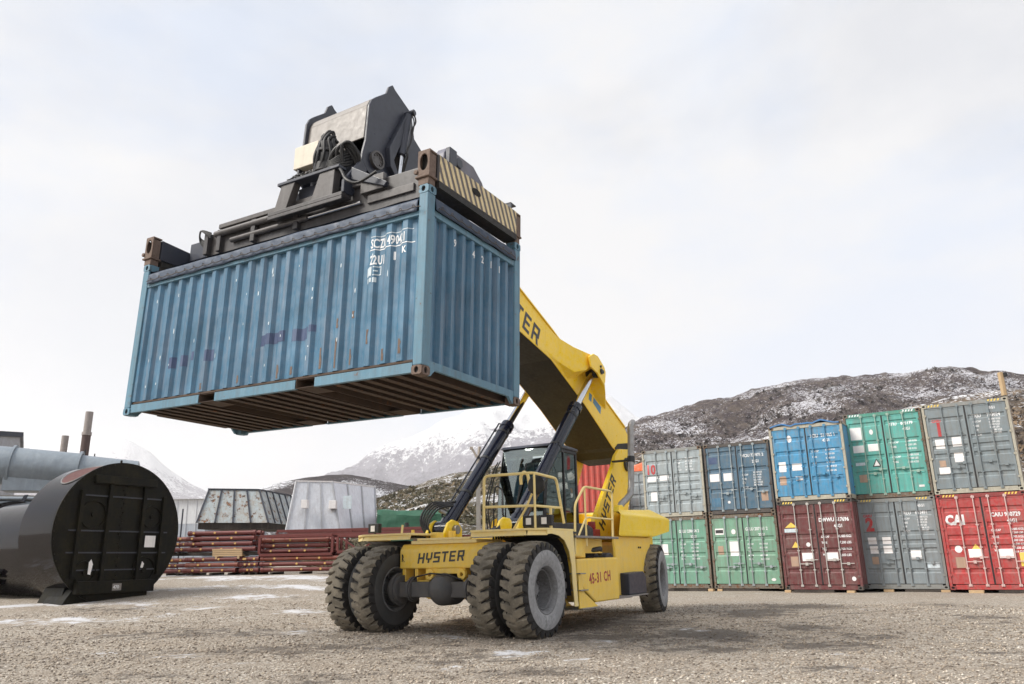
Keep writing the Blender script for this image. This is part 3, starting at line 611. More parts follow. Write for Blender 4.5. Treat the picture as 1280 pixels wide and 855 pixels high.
def small_rows(x, z, n, dz, size=.075, w=('CU.CAP','TARE','NET','M.G.W','CU.M.','KG','LBS'), mat=None):
    return [(w[i % len(w)], size, x, z-i*dz, mat or WT, .002) for i in range(n)]
def nums(x, z, n, dz, size=.075, mat=None):
    v = ('30,480 KGS','67,200 LBS','3,900 KGS','8,600 LBS','26,580 KGS','58,600 LBS','76.4 CU.M','2,700 CU.FT')
    return [(v[i % 8], size, x, z-i*dz, mat or WT, .002) for i in range(n)]
c0 = (7.17, 29.23, .08); cm = (5.05, 30.59, .08); c1 = (9.04, 27.19, .08); c2 = (11.53, 26.73, .08); c3 = (13.45, 25.11, .08)
container('sage green container at ground level nearest the reach stacker wheel, under the pale grey one', cm, ROWRZ, 6.058, H2, P_green2, F_rust, (.22,.45,.68), posts=F_rust, barmat=P_gr10,
  texts=[('GSLU 238454 2', .15, 1.3, 2.0, WT, .004), ('22G1', .13, 1.75, 1.8, WT, .004)]+small_rows(1.33, 1.55, 5, .13)+nums(1.75, 1.55, 5, .13), stickers=[('box', .55, 1.2, .28, .4, PL), ('box', .2, 1.2, .22, .22, TP)])
container('pale grey container marked with a red 10, on top of a green one', ups(cm, H2), ROWRZ, 6.058, H2, P_gr10, F_grey, (.16,.33,.47,.60,.84), posts=F_cream, castmat=F_rust, z_door0=.17,
  texts=[('10', .50, .13, 1.66, RD, .022)]+small_rows(1.4, 2.1, 4, .13, .08)+nums(1.75, 2.15, 5, .11, .08), stickers=[('box', .17, 1.36, .42, .2, PL), ('box', .68, 1.38, .38, .2, PL), ('box', .28, .62, .26, .34, PL)])
container('sage green container at ground level between another green one and the dark red one', c0, ROWRZ, 6.058, H2, P_green, F_rust, (.22,.45,.68), posts=F_rust, barmat=P_gr10,
  texts=[('GSLU 207161 2', .15, 1.3, 2.0, WT, .004), ('22G1', .13, 1.75, 1.8, WT, .004)]+small_rows(1.33, 1.5, 5, .13)+nums(1.75, 1.5, 5, .13),
  stickers=[('box', .18, 1.88, .32, .22, PL), ('box', .2, 1.93, .28, .12, M['letter_black']), ('oval', .78, 1.88, .16, .18, PL), ('box', .68, 1.13, .34, .5, PL), ('box', .24, 1.18, .2, .3, TP), ('oval', 2.05, .26, .16, .1, PL)])
container('navy blue container with two white placards, on top of a green one', ups(c0, H2), ROWRZ, 6.058, H2, P_navy, F_dark, (.30,.62,.9), posts=F_dark, barmat=P_gr10, castmat=F_rust,
  texts=[('WCIU', .15, 1.38, 2.02, WT, .004), ('729971 2', .15, 1.75, 2.02, WT, .004), ('22G1', .14, 1.78, 1.8, WT, .004)]+small_rows(1.37, 1.35, 4, .15, .08)+nums(1.78, 1.42, 6, .09, .08),
  stickers=[('box', .16, 1.2, .36, .28, PL), ('box', .68, 1.2, .36, .28, PL), ('box', 2.0, .42, .24, .34, M['tan_plate']), ('patch', .14, 1.85, .34, .25, M['patch_violet']), ('patch', .12, .28, .38, .32, M['cont_blue']), ('oval', .76, .38, .1, .1, PL)])
container('dark oxblood red container with pale locking bars at ground level', c1, ROWRZ, 12.19, H4, P_dred, F_dark, (.17,.42,.60,.86), posts=P_dred, barmat=B_pale, stripes=(YL, 0),
  texts=[('DWWU 517696 5', .17, 1.32, 2.18, WT, .006), ('45G1', .15, 1.78, 1.98, WT, .004)]+small_rows(1.33, 1.66, 4, .19, .09)+nums(1.85, 1.66, 4, .2, .11),
  stickers=[('tri', .36, 1.36, .26, .2, YL), ('box', .28, .75, .24, .32, TP), ('oval', .83, 1.38, .14, .14, PL), ('box', .66, .92, .38, .26, PL), ('box', 1.42, .92, .38, .26, PL), ('oval', 2.13, .28, .13, .14, PL), ('tri', .2, 2.02, .42, .17, YL), ('box', .17, 1.86, .44, .12, FD)])
container('bright sky blue container with a sagging blue cover on top, above the dark red one', ups(c1, H4), ROWRZ, 12.19, H2, P_sky, F_cream, (.24,.44,.64,.84), posts=F_cream, barmat=P_sky, castmat=F_rust,
  texts=[('FCIU', .15, 1.37, 2.1, WT, .004), ('517465 1', .15, 1.72, 2.1, WT, .004), ('42G1', .13, 1.76, 1.93, WT, .004)]+small_rows(1.36, 1.6, 3, .2, .08)+nums(1.8, 1.62, 6, .14, .08),
  stickers=[('oval', .58, 2.0, .16, .24, PL), ('box', .22, 1.0, .24, .34, PL), ('box', .66, 1.02, .36, .24, PL), ('box', .2, .55, .22, .3, TP), ('box', .74, .68, .24, .14, PL)])
container('slate grey container marked with a red 2, at ground level', c2, ROWRZ, 12.19, H4, P_gr2, F_grey, (.155,.40,.50,.61,.85), posts=F_grey, barmat=P_gr2, stripes=(YL, 0), castmat=F_grey,
  texts=[('2', .58, .27, 1.86, RD, .028), ('CARU', .12, .22, 2.30, RD, .006), ('TRLU', .15, 1.38, 2.34, WT, .004), ('652491', .15, 1.8, 2.34, WT, .004), ('45G1', .12, 1.9, 2.57, WT, .003)]+small_rows(1.39, 2.18, 4, .13, .08)+nums(1.83, 2.22, 6, .085, .08),
  stickers=[('box', .27, 1.42, .26, .22, PL), ('box', .71, 1.42, .26, .22, PL), ('box', .30, 1.12, .26, .24, PL), ('box', .71, 1.12, .26, .24, PL), ('box', 1.5, .92, .3, .28, PL), ('box', 1.93, .6, .36, .24, M['letter_faded']), ('box', .32, .78, .2, .24, TP)])
container('teal green container with white placards, above the grey one marked 2', ups(c2, H4), ROWRZ, 12.19, H4, P_teal, F_teal, (.26,.47,.66,.9), posts=F_rust, barmat=paint('teal_bars', (.28,.42,.36), .5, rust=.2, dirt=.3), stripes=(WT, 0), castmat=F_rust,
  texts=[('BTIU', .15, 1.4, 2.38, WT, .004), ('805179', .15, 1.78, 2.38, WT, .004), ('45G1', .13, 1.82, 2.2, WT, .004)]+small_rows(1.38, 1.78, 2, .15, .09)+nums(1.83, 1.8, 3, .13, .09)+small_rows(1.38, 1.3, 2, .17, .09)+nums(1.83, 1.34, 3, .12, .09),
  stickers=[('box', .17, 2.0, .36, .42, PL), ('oval', .78, 2.14, .12, .18, PL), ('box', .2, 1.56, .36, .24, PL), ('box', .68, 1.58, .36, .24, PL), ('tri', .74, 1.05, .28, .28, M['letter_black']), ('tri', .79, 1.08, .18, .19, PL), ('box', .22, 1.12, .3, .1, FD), ('box', .28, .55, .24, .26, TP), ('box', 2.05, .3, .16, .07, PL)])
container('bright red container lettered in white with pale pink locking bars at ground level', c3, ROWRZ, 12.19, H4, P_red, F_red, (.15,.42,.54,.68,.86), posts=P_red, barmat=B_red, stripes=(YL, 0),
  texts=[('CAI', .40, .17, 1.96, WT, .02), ('CAIU 950729', .17, 1.42, 2.16, WT, .005), ('45G1', .15, 1.82, 1.97, WT, .005)]+small_rows(1.36, 1.72, 4, .2, .09)+nums(1.85, 1.74, 7, .11, .09),
  stickers=[('oval', .3, 1.1, .2, .22, PL), ('box', .28, .65, .26, .32, TP), ('tri', .76, 1.2, .24, .16, YL), ('box', .66, .95, .38, .25, PL), ('box', 1.46, .92, .38, .27, PL), ('box', 1.98, .68, .28, .4, YL)])
container('slate grey container marked with a red 1, above the bright red one', ups(c3, H4), ROWRZ, 12.19, H4, P_gr1, F_grey, (.15,.40,.50,.61,.85), posts=F_cream, barmat=P_gr1, stripes=(YL, 0), castmat=F_cream,
  texts=[('1', .58, .30, 1.86, RD, .028), ('CARU', .12, .24, 2.30, RD, .006), ('TRIU', .15, 1.38, 2.34, WT, .004), ('793024', .15, 1.8, 2.34, WT, .004), ('45G1', .12, 1.85, 2.57, WT, .003)]+small_rows(1.39, 2.18, 4, .14, .08)+nums(1.83, 2.22, 6, .085, .08),
  stickers=[('box', .25, 1.44, .26, .3, PL), ('box', .73, 1.48, .26, .3, PL), ('box', .72, .98, .26, .3, PL), ('box', .24, .62, .34, .22, PL), ('box', .28, .86, .18, .2, TP)])
cf = (5.55, 38.2, .08)
container('grey container half hidden behind the exhaust pipe, lower one of its stack', cf, ROWRZ, 6.058, H2, P_gr10, F_grey, (.3,.55,.8))
container('grey container half hidden behind the exhaust pipe, upper one with an orange sheet on top', ups(cf, H2), ROWRZ, 6.058, H2, P_gr10, F_grey, (.3,.55,.8), stickers=[('box', 1.75, 1.7, .4, .32, PL), ('box', 1.4, .9, .35, .3, PL)])
cg = (1.75, 33.6, .08)
container('white container showing below the red one between cab and mast', cg, -.06, 6.058, H4, paint('white_container_paint', (.62,.62,.6), .5, dirt=.3), F_grey, doors=False)
container('coral red ribbed container seen between the cab and the yellow mast', ups(cg, H4), -.06, 6.058, H2, paint('coral_red_paint', (.52,.065,.045), .5, dirt=.25), F_red, doors=False)
b = MB(); b.hexa([(5.6,38.25,5.27),(6.45,37.75,5.27),(6.6,38.4,5.27),(5.8,38.9,5.27)], [(5.75,38.2,5.5),(6.35,37.85,5.72),(6.45,38.4,5.76),(5.9,38.7,5.62)]); tag(b.build('folded_sheet', M['orange'], bevel=.03), 'bright orange bundle lying on the grey container beside the exhaust pipe', 'sheet')
# sagging cover on the sky blue container
b = MB(); n = 16
vs = []
for i in range(n+1):
    for j in range(7):
        x = .06+i/n*2.3; y = -.01+j*.9; vs.append((x, y, -.02+.05*math.sin(i*.9+j)*math.sin(i*.35+.4)+(.05 if 1 < i < n-2 else .0)+.02*math.sin(i*2.3+j*2)))
vs2 = [(x, y, z-.05) for x, y, z in vs]; m7 = 7; f = []
for i in range(n):
    for j in range(6): a = i*m7+j; f.append((a, a+m7, a+m7+1, a+1)); a += len(vs); f.append((a, a+1, a+m7+1, a+m7))
for i in range(n): a = i*m7; c = a+len(vs); f.append((a, c, c+m7, a+m7)); a += 6; c += 6; f.append((a, a+m7, c+m7, c))
b.add(vs+vs2, f, True); o = b.build('tarpaulin', paint('sky_tarp', (.03,.17,.42), .6, dirt=.3, bump=.5)); o.location = (c1[0], c1[1], .08+H4+H2+.03); o.rotation_euler = (0, 0, ROWRZ)
tag(o, 'crumpled blue tarpaulin lying over the sky blue container', 'tarpaulin')
# dunnage under the row
for (cx, cy, _), xs in ((cm, (.3, 1.0)), (c0, (.35,)), (c1, (.3,)), (c2, (1.2,)), (c3, (1.3,))):
    for k, x in enumerate(xs):
        b = MB(); b.box(-.02, 1.25, -.06, .09, -.04, .074); o = b.build('ground_plank', M['dark_wood'], bevel=.008); o.location = (cx+ca*x, cy+sa*x, 0); o.rotation_euler = (0, 0, ROWRZ)
        tag(o, 'dark plank wedged flat under the front edge of a ground level container', 'plank', 'planks under the container row')
for i, (cx, cy, x, s_, z_, lb) in enumerate([(cm[0],cm[1],2.3,.2,.075,'pale timber block under the joint between the two green containers'), (c0[0],c0[1],.12,.18,.07,'pale timber block under the left corner of the second green container'), (c1[0],c1[1],-.02,.2,.075,'pale timber block under the left corner of the dark red container'),
      (c1[0],c1[1],1.95,.24,.07,'pale timber block under the right half of the dark red container'), (c2[0],c2[1],.55,.3,.07,'pale timber block under the left half of the grey container marked 2'), (c2[0],c2[1],2.2,.26,.07,'pale timber block under the right corner of the grey container marked 2'), (c3[0],c3[1],.5,.4,.075,'long pale timber block under the bright red container')]):
    b = MB(); b.box(0, s_, -.09, .1, -.03, z_); o = b.build('timber_block', M['wood'], bevel=.01); o.location = (cx+ca*x, cy+sa*x, 0); o.rotation_euler = (0, 0, ROWRZ+.1*(i%3-1)); tag(o, lb, 'block', 'timber blocks under the container row')

# ------------------------------------------------------------------ the lifted open-top container
MC = Matrix(((.8622,.50604,.02291,-6.3536), (-.50616,.86244,-.00049,12.3429), (-.02,-.01117,.99974,3.579), (0,0,0,1)))
LC, WC, HC = 6.058, 2.438, 2.591
hc = empty('shipping_container', mat=MC); tag(hc, 'blue open top container with a tarpaulin roof, lifted in the air by the yellow machine', 'container')
CB, CF = M['cont_blue'], M['cont_blue_frame']
def big_casting(x, y, z, mat):
    b = MB(); b.holed(0, .162, 0, .118, .085, .06, .034, .042, 0, .024); b.holed(.001, .178, .001, .117, .09, .06, .034, .042, 0, .024, ax='x')
    b.holed(.026, .15, .026, .17, .085, .095, .045, .055, .0, .0, n=12) if False else None
    b.box(.032, .16, .032, .176, .0015, .1165); b.cur = 1; b.box(.03,.15,.025,.031,.012,.106); b.box(.025,.031,.032,.165,.012,.106)  # dark boxes behind the holes, coloured as their inner shade
    o = b.build('corner_casting', [mat, M['hole']], hc); o.location = (x, y, z); return o
for x in (0, 1):
    for y in (0, 1):
        for z in (-.012, HC-.118):
            o = big_casting(x*LC, y*WC, z, M['rust_orange'] if (x and z < 1) else CF); o.scale = (-1 if x else 1, -1 if y else 1, 1)
            h_ = None
for x, s in ((0, 1), (LC, -1)):
    for y, d in ((0, 1), (WC, -1)):
        b = MB(); b.prism([(x+s*.003, y+d*.003), (x+s*.15, y+d*.003), (x+s*.15, y+d*.045), (x+s*.045, y+d*.045), (x+s*.045, y+d*.17), (x+s*.003, y+d*.17)], 'z', .106, HC-.118); b.build('corner_post', CF, hc, bevel=.012)
PH = .052
U = M['under']
for y, d in ((.03, 1), (WC-.03, -1)):
    b = MB(); xs = corrugated(b, .152, LC-.152, .20, 2.17, y, .278, PH, .29, .16, sgn=d); side = b.build('side_panel', CB, hc)
    b = MB(); b.prism([(y-d*.018, 2.165), (y+d*.05, 2.165), (y+d*.05, 2.23), (y-d*.018, 2.23)], 'x', .15, LC-.15); b.build('top_side_rail', CF, hc, bevel=.006)
    if d > 0: front_side = side; XS = xs
    segs = [(.165, 1.825), (2.19, 3.86), (4.225, LC-.165)]
    for a, c in segs:
        b = MB(); b.box(a, c, y-d*.012, y-d*.004, .022, .150); b.box(a, c, y-d*.004, y+d*.05, .022, .034); b.box(a, c, y-d*.003, y+d*.03, .142, .150); b.build('bottom_side_rail', CF, hc)
    b = MB(); b.box(.165, LC-.165, y+d*.022, y+d*.06, .151, .2); b.build('rail_ledge_shadow', U, hc)  # recessed strip, dark to stand in for the ledge shadow above the rail
    for xq in (1.825, 3.86): b = MB(); b.box(xq, xq+.365, y+d*.0, y+d*.40, .030, .036); b.build('fork_pocket', U, hc)
for x, d in ((LC-.03, -1), (.03, 1)):
    q = []; n = 9; p = (WC-.34)/n
    for i in range(n): a = .17+i*p; q += [(a, 0), (a+.30*p, 0), (a+.45*p, .065), (a+.85*p, .065)]
    q.append((WC-.17, 0)); m = len(q); b = MB()
    b.add([(x+d*e, y, .19) for y, e in q]+[(x+d*e, y, 2.2) for y, e in q], [(i, i+1, m+i+1, m+i) for i in range(m-1)]); ep = b.build('end_panel', CB, hc)
    if x > 3: end_face = ep
    b = MB(); b.box(x-d*.016, x+d*.05, .17, WC-.17, 2.18, 2.27); b.build('top_end_rail', CF, hc, bevel=.006)
    b = MB(); b.prism([(.17,.19),(WC-.17,.19),(WC-.17,.0),(WC-.21,-.005),(WC-.30,.085),(.30,.085),(.21,-.005),(.17,.0)], 'x', x-d*.014, x+d*.03); b.build('bottom_end_rail', CF, hc)
U = M['under']
xc = .30
while xc < LC-.2:
    in_p = 1.80 < xc < 2.2 or 3.84 < xc < 4.24
    b = MB(); b.box(xc, xc+.045, .075, WC-.075, .045, .165); b.box(xc-.035, xc+.08, .075, WC-.075, .036, .045)
    if not in_p: b.build('cross_member', U, hc)
    xc += .262
for x in (1.83, 2.18, 3.87, 4.22): b = MB(); b.box(x-.005, x+.005, .03, WC-.03, .03, .17); b.build('fork_pocket', U, hc)
for k in range(9): b = MB(); y0 = .04+k*.262; b.box(.06, LC-.06, y0, y0+.252, .166, .192); b.build('floor_board', U, hc)
for x in (.165, 5.0): b = MB(); b.box(x, x+.06, .5, 1.9, .04, .165); b.build('cross_member', U, hc)
# tarpaulin over the open top, with its hem and tie rope
def tarp_side(p0, p1, out, zlo, zhi, n, name, sag=.03):
    p0, p1, out = Vector(p0), Vector(p1), Vector(out); vs = []; R = 9
    for i in range(n+1):
        t = i/n; P = p0.lerp(p1, t); Lg = (p1-p0).length*t
        for j in range(R):
            u = j/(R-1); z = zlo+(zhi-zlo)*u; wr = mnoise.noise(Vector((Lg*5.2+u*2.5, u*1.2, 3.1)))*.006+mnoise.noise(Vector((Lg*14+u*4, u*2, 9)))*.007
            bul = .004*math.sin(PI*min(1, u*1.05))+.022*(1-u)+wr*(.3+.7*u)
            zz = z+(mnoise.noise(Vector((Lg*1.3, 0, 5)))*.02 if j == R-1 else 0)+(mnoise.noise(Vector((Lg*3, 1, 2)))*.015 if j == 0 else 0)
            vs.append(P+out*(bul if j < R-1 else -.02)+Vector((0, 0, zz)))
    b = MB(); b.add(vs, [(i*R+j, i*R+j+1, (i+1)*R+j+1, (i+1)*R+j) for i in range(n) for j in range(R-1)], True)
    o = b.build(name, M['tarp'], hc); s_ = o.modifiers.new('thick', 'SOLIDIFY'); s_.thickness = .006; return o
tarp_side((.17,.01,0), (LC-.165,.01,0), (0,-1,0), 2.215, 2.41, 260, 'tarpaulin')
tarp_side((LC-.01,.17,0), (LC-.01,WC-.165,0), (1,0,0), 2.26, 2.45, 120, 'tarpaulin')
tarp_side((.17,WC-.01,0), (LC-.165,WC-.01,0), (0,1,0), 2.235, 2.47, 60, 'tarpaulin')
tarp_side((.01,.17,0), (.01,WC-.165,0), (-1,0,0), 2.28, 2.47, 40, 'tarpaulin')
b = MB(); vs = []
for i in range(41):
    for j in range(17):
        x = .04+i/40*(LC-.08); y = .03+j/16*(WC-.06); e = min(i, 40-i, (j)*1.5, (16-j)*1.5); vs.append((x, y, 2.44+.03*math.sin(i*.78)*min(1, e/3)+.02*mnoise.noise(Vector((x*3, y*3, 0)))))
b.add(vs, [(i*17+j, (i+1)*17+j, (i+1)*17+j+1, i*17+j+1) for i in range(40) for j in range(16)], True); b.build('tarpaulin_roof', M['tarp'], hc)
for i in range(26):
    x = .3+i*.222; b = MB(); b.lathe([(.020,0),(.013,-.006),(.020,-.012),(.027,-.006)], 8, 'y', (x, -.035, 2.285), closed=True); b.build('rope_eye', F_dark, hc)
for i in range(9):
    y = .28+i*.225; b = MB(); b.lathe([(.020,0),(.013,.006),(.020,.012),(.027,.006)], 8, 'x', (LC+.035, y, 2.325), closed=True); b.build('rope_eye', F_dark, hc)
b = MB(); b.tube([(.2+i*.111, -.045, 2.262+(.008 if i % 2 else -.010)) for i in range(53)], .007, 5); b.build('tie_rope', F_dark, hc)
b = MB(); b.tube([(LC+.04, .2+i*.112, 2.30+(.008 if i % 2 else -.010)) for i in range(19)], .007, 5); b.build('tie_rope', F_dark, hc)
# writing and paint patches on its long side
XB = [q for q, _ in XS]
def side_fn(x): return .03+float(np.interp(x, [q for q, _ in XS], [d for _, d in XS]))
def st(s, size, x, z, bold=.002, mat=None, wide=.8): place_text(s, size, x, z, mat or WT, front_side, bold=bold, wide=wide, fn=side_fn, axis='x', breaks=XB, off=.003)
st('SCZU 490421', .185, 5.085, 1.86, .004, wide=.56); st('22U1', .185, 5.085, 1.62, .004, wide=.56); st('1', .15, 5.45, 1.64, .008); st('K', .13, 5.63, 1.69, .004)
def sdec(x, z, w_, h_, mat, nm='paint_patch'): decal([(x, z), (x+w_, z), (x+w_, z+h_), (x, z+h_)], mat, front_side, fn=side_fn, axis='x', breaks=XB, off=.0025, name=nm)
sdec(5.05, 1.825, .76, .014, WT, 'ruled_line'); sdec(5.08, 2.02, .7, .012, FD, 'ruled_line')
for (x, z, w_, h_) in ((5.01,1.46,.11,.13),(5.14,1.46,.11,.015),(5.14,1.575,.11,.015),(5.235,1.475,.015,.1),(5.15,1.515,.05,.02),(5.03,1.36,.04,.07),(5.09,1.37,.03,.06),(5.14,1.36,.05,.07)): sdec(x, z, w_, h_, FD, 'stencil_mark')
for (x, z, w_, h_) in ((.98,.66,.13,.18),(1.27,.66,.11,.18),(1.5,.73,.08,.14),(1.83,.68,.16,.18),(3.02,.76,.52,.165),(3.68,.73,.32,.18),(4.02,.83,.1,.1)): sdec(x, z, w_, h_, M['patch_violet'])
for k, (i, z, h_) in enumerate(((15,.26,.30),(16,.24,.42),(17,.25,.22),(18,.5,.2),(13,.24,.12),(16,.8,.14),(19,.24,.16),(12,.22,.2),(6,.23,.1),(9,.24,.12),(17,.9,.1),(20,.3,.2))):
    x = .152+i*(LC-.304)/21+.006; q = []
    for a in range(10): q.append((x+.004+.02*(1 if a < 5 else 0)+.028*rng.random()*(1 if a < 5 else 0), z+h_*(a/4 if a < 5 else (9-a)/4)))
    decal(q, M['rust_orange'], front_side, fn=side_fn, axis='x', breaks=XB, off=.0028, name='rust_run')
for k in range(34): # scuffs where the paint is rubbed to primer
    x = .4+rng.random()*5.1; i = int((x-.152)/((LC-.304)/21)); x = .152+i*(LC-.304)/21+.004+rng.random()*.04; z = (.25+rng.random()*.9) if k % 2 else (1.2+rng.random()*.8); h_ = .03+rng.random()*.09; w_ = .012+rng.random()*.02
    decal([(x+w_*(.5+.5*math.cos(a*PI/4)*(.6+.4*rng.random())), z+h_*(.5+.5*math.sin(a*PI/4)*(.6+.4*rng.random()))) for a in range(8)], FD, front_side, fn=side_fn, axis='x', breaks=XB, off=.003, name='scuff')
# number along the end face, one character to a rib
p9 = (WC-.34)/9; e_txt = '4904211'
for i, ch in enumerate(e_txt):
    me = text_mesh(ch, .15, .004, .8); me.materials.append(WT); me.transform(frame4((LC-.026, .17+(i+1)*p9+.015, 1.93), (0,1,0), (0,0,1))); me.name = 'lettering'
    if i in (1, 3, 4, 5, 6): obj('lettering', me, end_face)

# ------------------------------------------------------------------ reach stacker (x forward, y to its left, z up)
RS = empty('reach_stacker', (-1.2855, 13.984, 0), math.radians(-121.18))
tag(RS, 'yellow reach stacker with its boom raised, holding the blue container', 'vehicle')
MV = Matrix.Translation((-1.2855, 13.984, 0)) @ Matrix.Rotation(math.radians(-121.18), 4, 'Z')
YE, YC, HY, PY, BD, CH, CG = M['yellow'], M['yellow_clean'], M['hood_yellow'], M['pale_yellow'], M['boom_dark'], M['charcoal'], M['charcoal_light']
NL = 27
def tyre_mesh(name, mud, side, outer, Rr=.757, W=.45):
    """tyre with deep angled lugs; outer side faces +y"""
    ys = [-.195,-.215,-.240,-.246,-.238,-.226,-.22,-.205,-.17,-.13,-.09,-.05,-.02,.02,.05,.09,.13,.17,.205,.22,.226,.238,.246,.240,.215,.195]
    rs = [.355,.372,.43,.53,.61,.66,.70,.735,.748,.753,.756,.757,.757]; rs = rs+rs[::-1]
    seg = 12; n = NL*seg; m = len(ys); vs = []; pitch = 2*PI/NL
    for i in range(n):
        for j in range(m):
            y, r = ys[j], rs[j]; a = abs(y); tread = r > .69
            sk = (a/.22)*.10 if tread else .10*min(1, max(0, (r-.6)/.09))
            ph = (i+(seg//2 if y < 0 else 0)) % seg; dep = 0
            if r > .65 and a > .045:
                half = 1.2+1.5*min(1, (a-.045)/.17)
                if min(ph, seg-ph) < half: dep = .068*min(1, (a-.03)/.05) if tread else .03
            jit = .004*math.sin(i*12.9898+j*78.233) if tread else 0
            t = i/n*2*PI+sk; q = r-dep+jit
            if tread and a > .2 and dep: y = y*.97
            vs.append((q*math.cos(t), y, q*math.sin(t)))
    b = MB(); fs = []
    for i in range(n):
        for j in range(m-1):
            b.f.append((i*m+j, i*m+j+1, ((i+1)%n)*m+j+1, ((i+1)%n)*m+j)); r = min(rs[j], rs[j+1]); gr = lambda ii, jj: rs[jj] > .65 and abs(ys[jj]) > .045 and min((ii+(seg//2 if ys[jj] < 0 else 0)) % seg, seg-(ii+(seg//2 if ys[jj] < 0 else 0)) % seg) < 1.2+1.5*min(1, (abs(ys[jj])-.045)/.17)
            b.m.append(1 if r < .60 else (2 if r < .73 or (gr(i, j) and gr((i+1)%n, j)) else 0)); b.sm.append(r < .60)
    b.v = vs; me = b.mesh(name, [mud, side, M['rubber']])
    return me
TYRE_O = tyre_mesh('tyre', M['rubber_mud'], M['rubber_dust'], True); TYRE_I = tyre_mesh('tyre', M['rubber_mud'], M['rubber_side'], False)
def rim_mesh():
    b = MB(); b.lathe([(.352,-.20),(.372,-.215),(.372,-.20),(.35,-.18),(.33,.10),(.345,.17),(.382,.205),(.385,.222),(.368,.226),(.352,.21),(.335,.185),(.325,.15),(.322,.12),(.306,.115),(.300,.06),(.292,-.08),(.285,-.11),(.19,-.115),(.185,-.06),(.17,-.04),(.12,-.03),(.115,.0),(.0,.005)], 56, 'y')
    b.lathe([(.29,.14),(.30,.155),(.31,.14)], 56, 'y'); me = b.mesh('rim', [M['rim']]); return me
RIM = rim_mesh()
def nut_mesh():
    b = MB()
    for i in range(22): t = 2*PI*i/22; b.cyl((.24*math.cos(t), -.115, .24*math.sin(t)), (.24*math.cos(t), -.05, .24*math.sin(t)), .020, 6)
    b.cyl((0,-.03,0), (0,.03,0), .085, 20); return b.mesh('wheel_nut', [M['rim']])
NUT = nut_mesh()
def wheel(x, y, outward, dusty, spin, steer=0):
    o = obj('wheel', RIM, RS, (x, y, .737)); o.rotation_euler = (0, spin, (0 if outward > 0 else PI)+steer)
    t = obj('tyre', TYRE_O if dusty else TYRE_I, o); n_ = obj('wheel_nut', NUT, o); n_['kind'] = 'stuff'
for y, s, d in ((1.845, 1, 1), (1.235, 1, 0), (-1.235, 1, 0), (-1.845, -1, 1)): wheel(0, y, s, d, y*2.1)
wheel(-6.18, 1.44, 1, 1, .4, .19); wheel(-6.18, -1.44, -1, 1, 1.3, .19)
# drive axle
b = MB(); b.cyl((0,-1.0,.735), (0,1.0,.735), .125, 24); b.box(-.13,.13,-.95,.95,.60,.86); ax = b.build('drive_axle', M['axle'], RS, bevel=.02)
b = MB(); b.lathe([(.0,.28),(.10,.27),(.2,.20),(.265,.08),(.27,0),(.27,-.3),(0,-.3)], 28, 'x', (0.02,.06,.735)); b.build('differential', M['axle'], ax)
for y in (-.62, .62): b = MB(); b.cyl((0,y-.05,.735), (0,y+.05,.735), .19, 24); b.cyl((0,y-.02,.735), (0,y+.02,.735), .215, 24); b.build('axle_flange', M['axle'], ax)
for y in (-.93, .93): b = MB(); b.cyl((0,y-.09,.735), (0,y+.09,.735), .24, 28); b.cyl((0,y-.03,.735), (0,y+.03,.735), .28, 28); b.build('hub', M['axle'], ax)
b = MB(); b.tube([(.14,-.5,.9),(.2,-.4,.95),(.2,-.1,1.0),(.16,.2,.98),(.14,.5,.9)], .014, 6); b.build('brake_line', M['black'], ax)
b = MB(); b.cyl((-6.18,-1.25,.737), (-6.18,1.25,.737), .10, 16); b.box(-6.3,-6.05,-1.0,1.0,.62,.85); b.build('steer_axle', M['axle'], RS)
# chassis
b = MB(); b.prism([(.03,1.08),(.03,1.40),(-.05,1.50),(-.3,1.52),(-.3,1.08)], 'y', -.93, .93); nose = b.build('nose_plate', YE, RS, bevel=.025)
for ya, yb, zl in ((-.90,-.82,.86),(-.62,-.55,.887),(-.38,-.32,.887),(.42,.48,.887),(.62,.69,.887),(.82,.90,.86)): b = MB(); b.box(-.25,-.02,ya,yb,zl,1.08); b.build('nose_rib', YE, RS, bevel=.008)
for ya, yb in ((-.815,-.30),(.42,.815)): b = MB(); b.box(-.24,-.03,ya,yb,.86,.885); b.build('nose_ledge', YE, RS)
b = MB(); b.box(-.1,.02,-.3,.5,.99,1.08); b.build('cross_bar', YE, RS, bevel=.01)
for y in (-.22, .46):
    b = MB(); b.lathe([(.035,-.03),(.085,-.03),(.085,.03),(.035,.03)], 20, 'x', (.05, y, .98), closed=True); b.build('towing_eye', YE, RS)
b = MB(); b.box(-7.0,-.25,-.62,-.5,.75,1.5); b.box(-7.0,-.25,.5,.62,.75,1.5); b.box(-7.0,-.25,-.5,.5,1.30,1.34); b.box(-7.0,-.25,-.5,.5,.8,.84); b.build('chassis_beam', YE, RS, bevel=.01)
b = MB(); b.box(-.85,.0,-.7,.72,1.50,1.56); b.box(-.04,.02,-.55,.60,1.56,1.60); b.build('front_deck', PY, RS, bevel=.008)
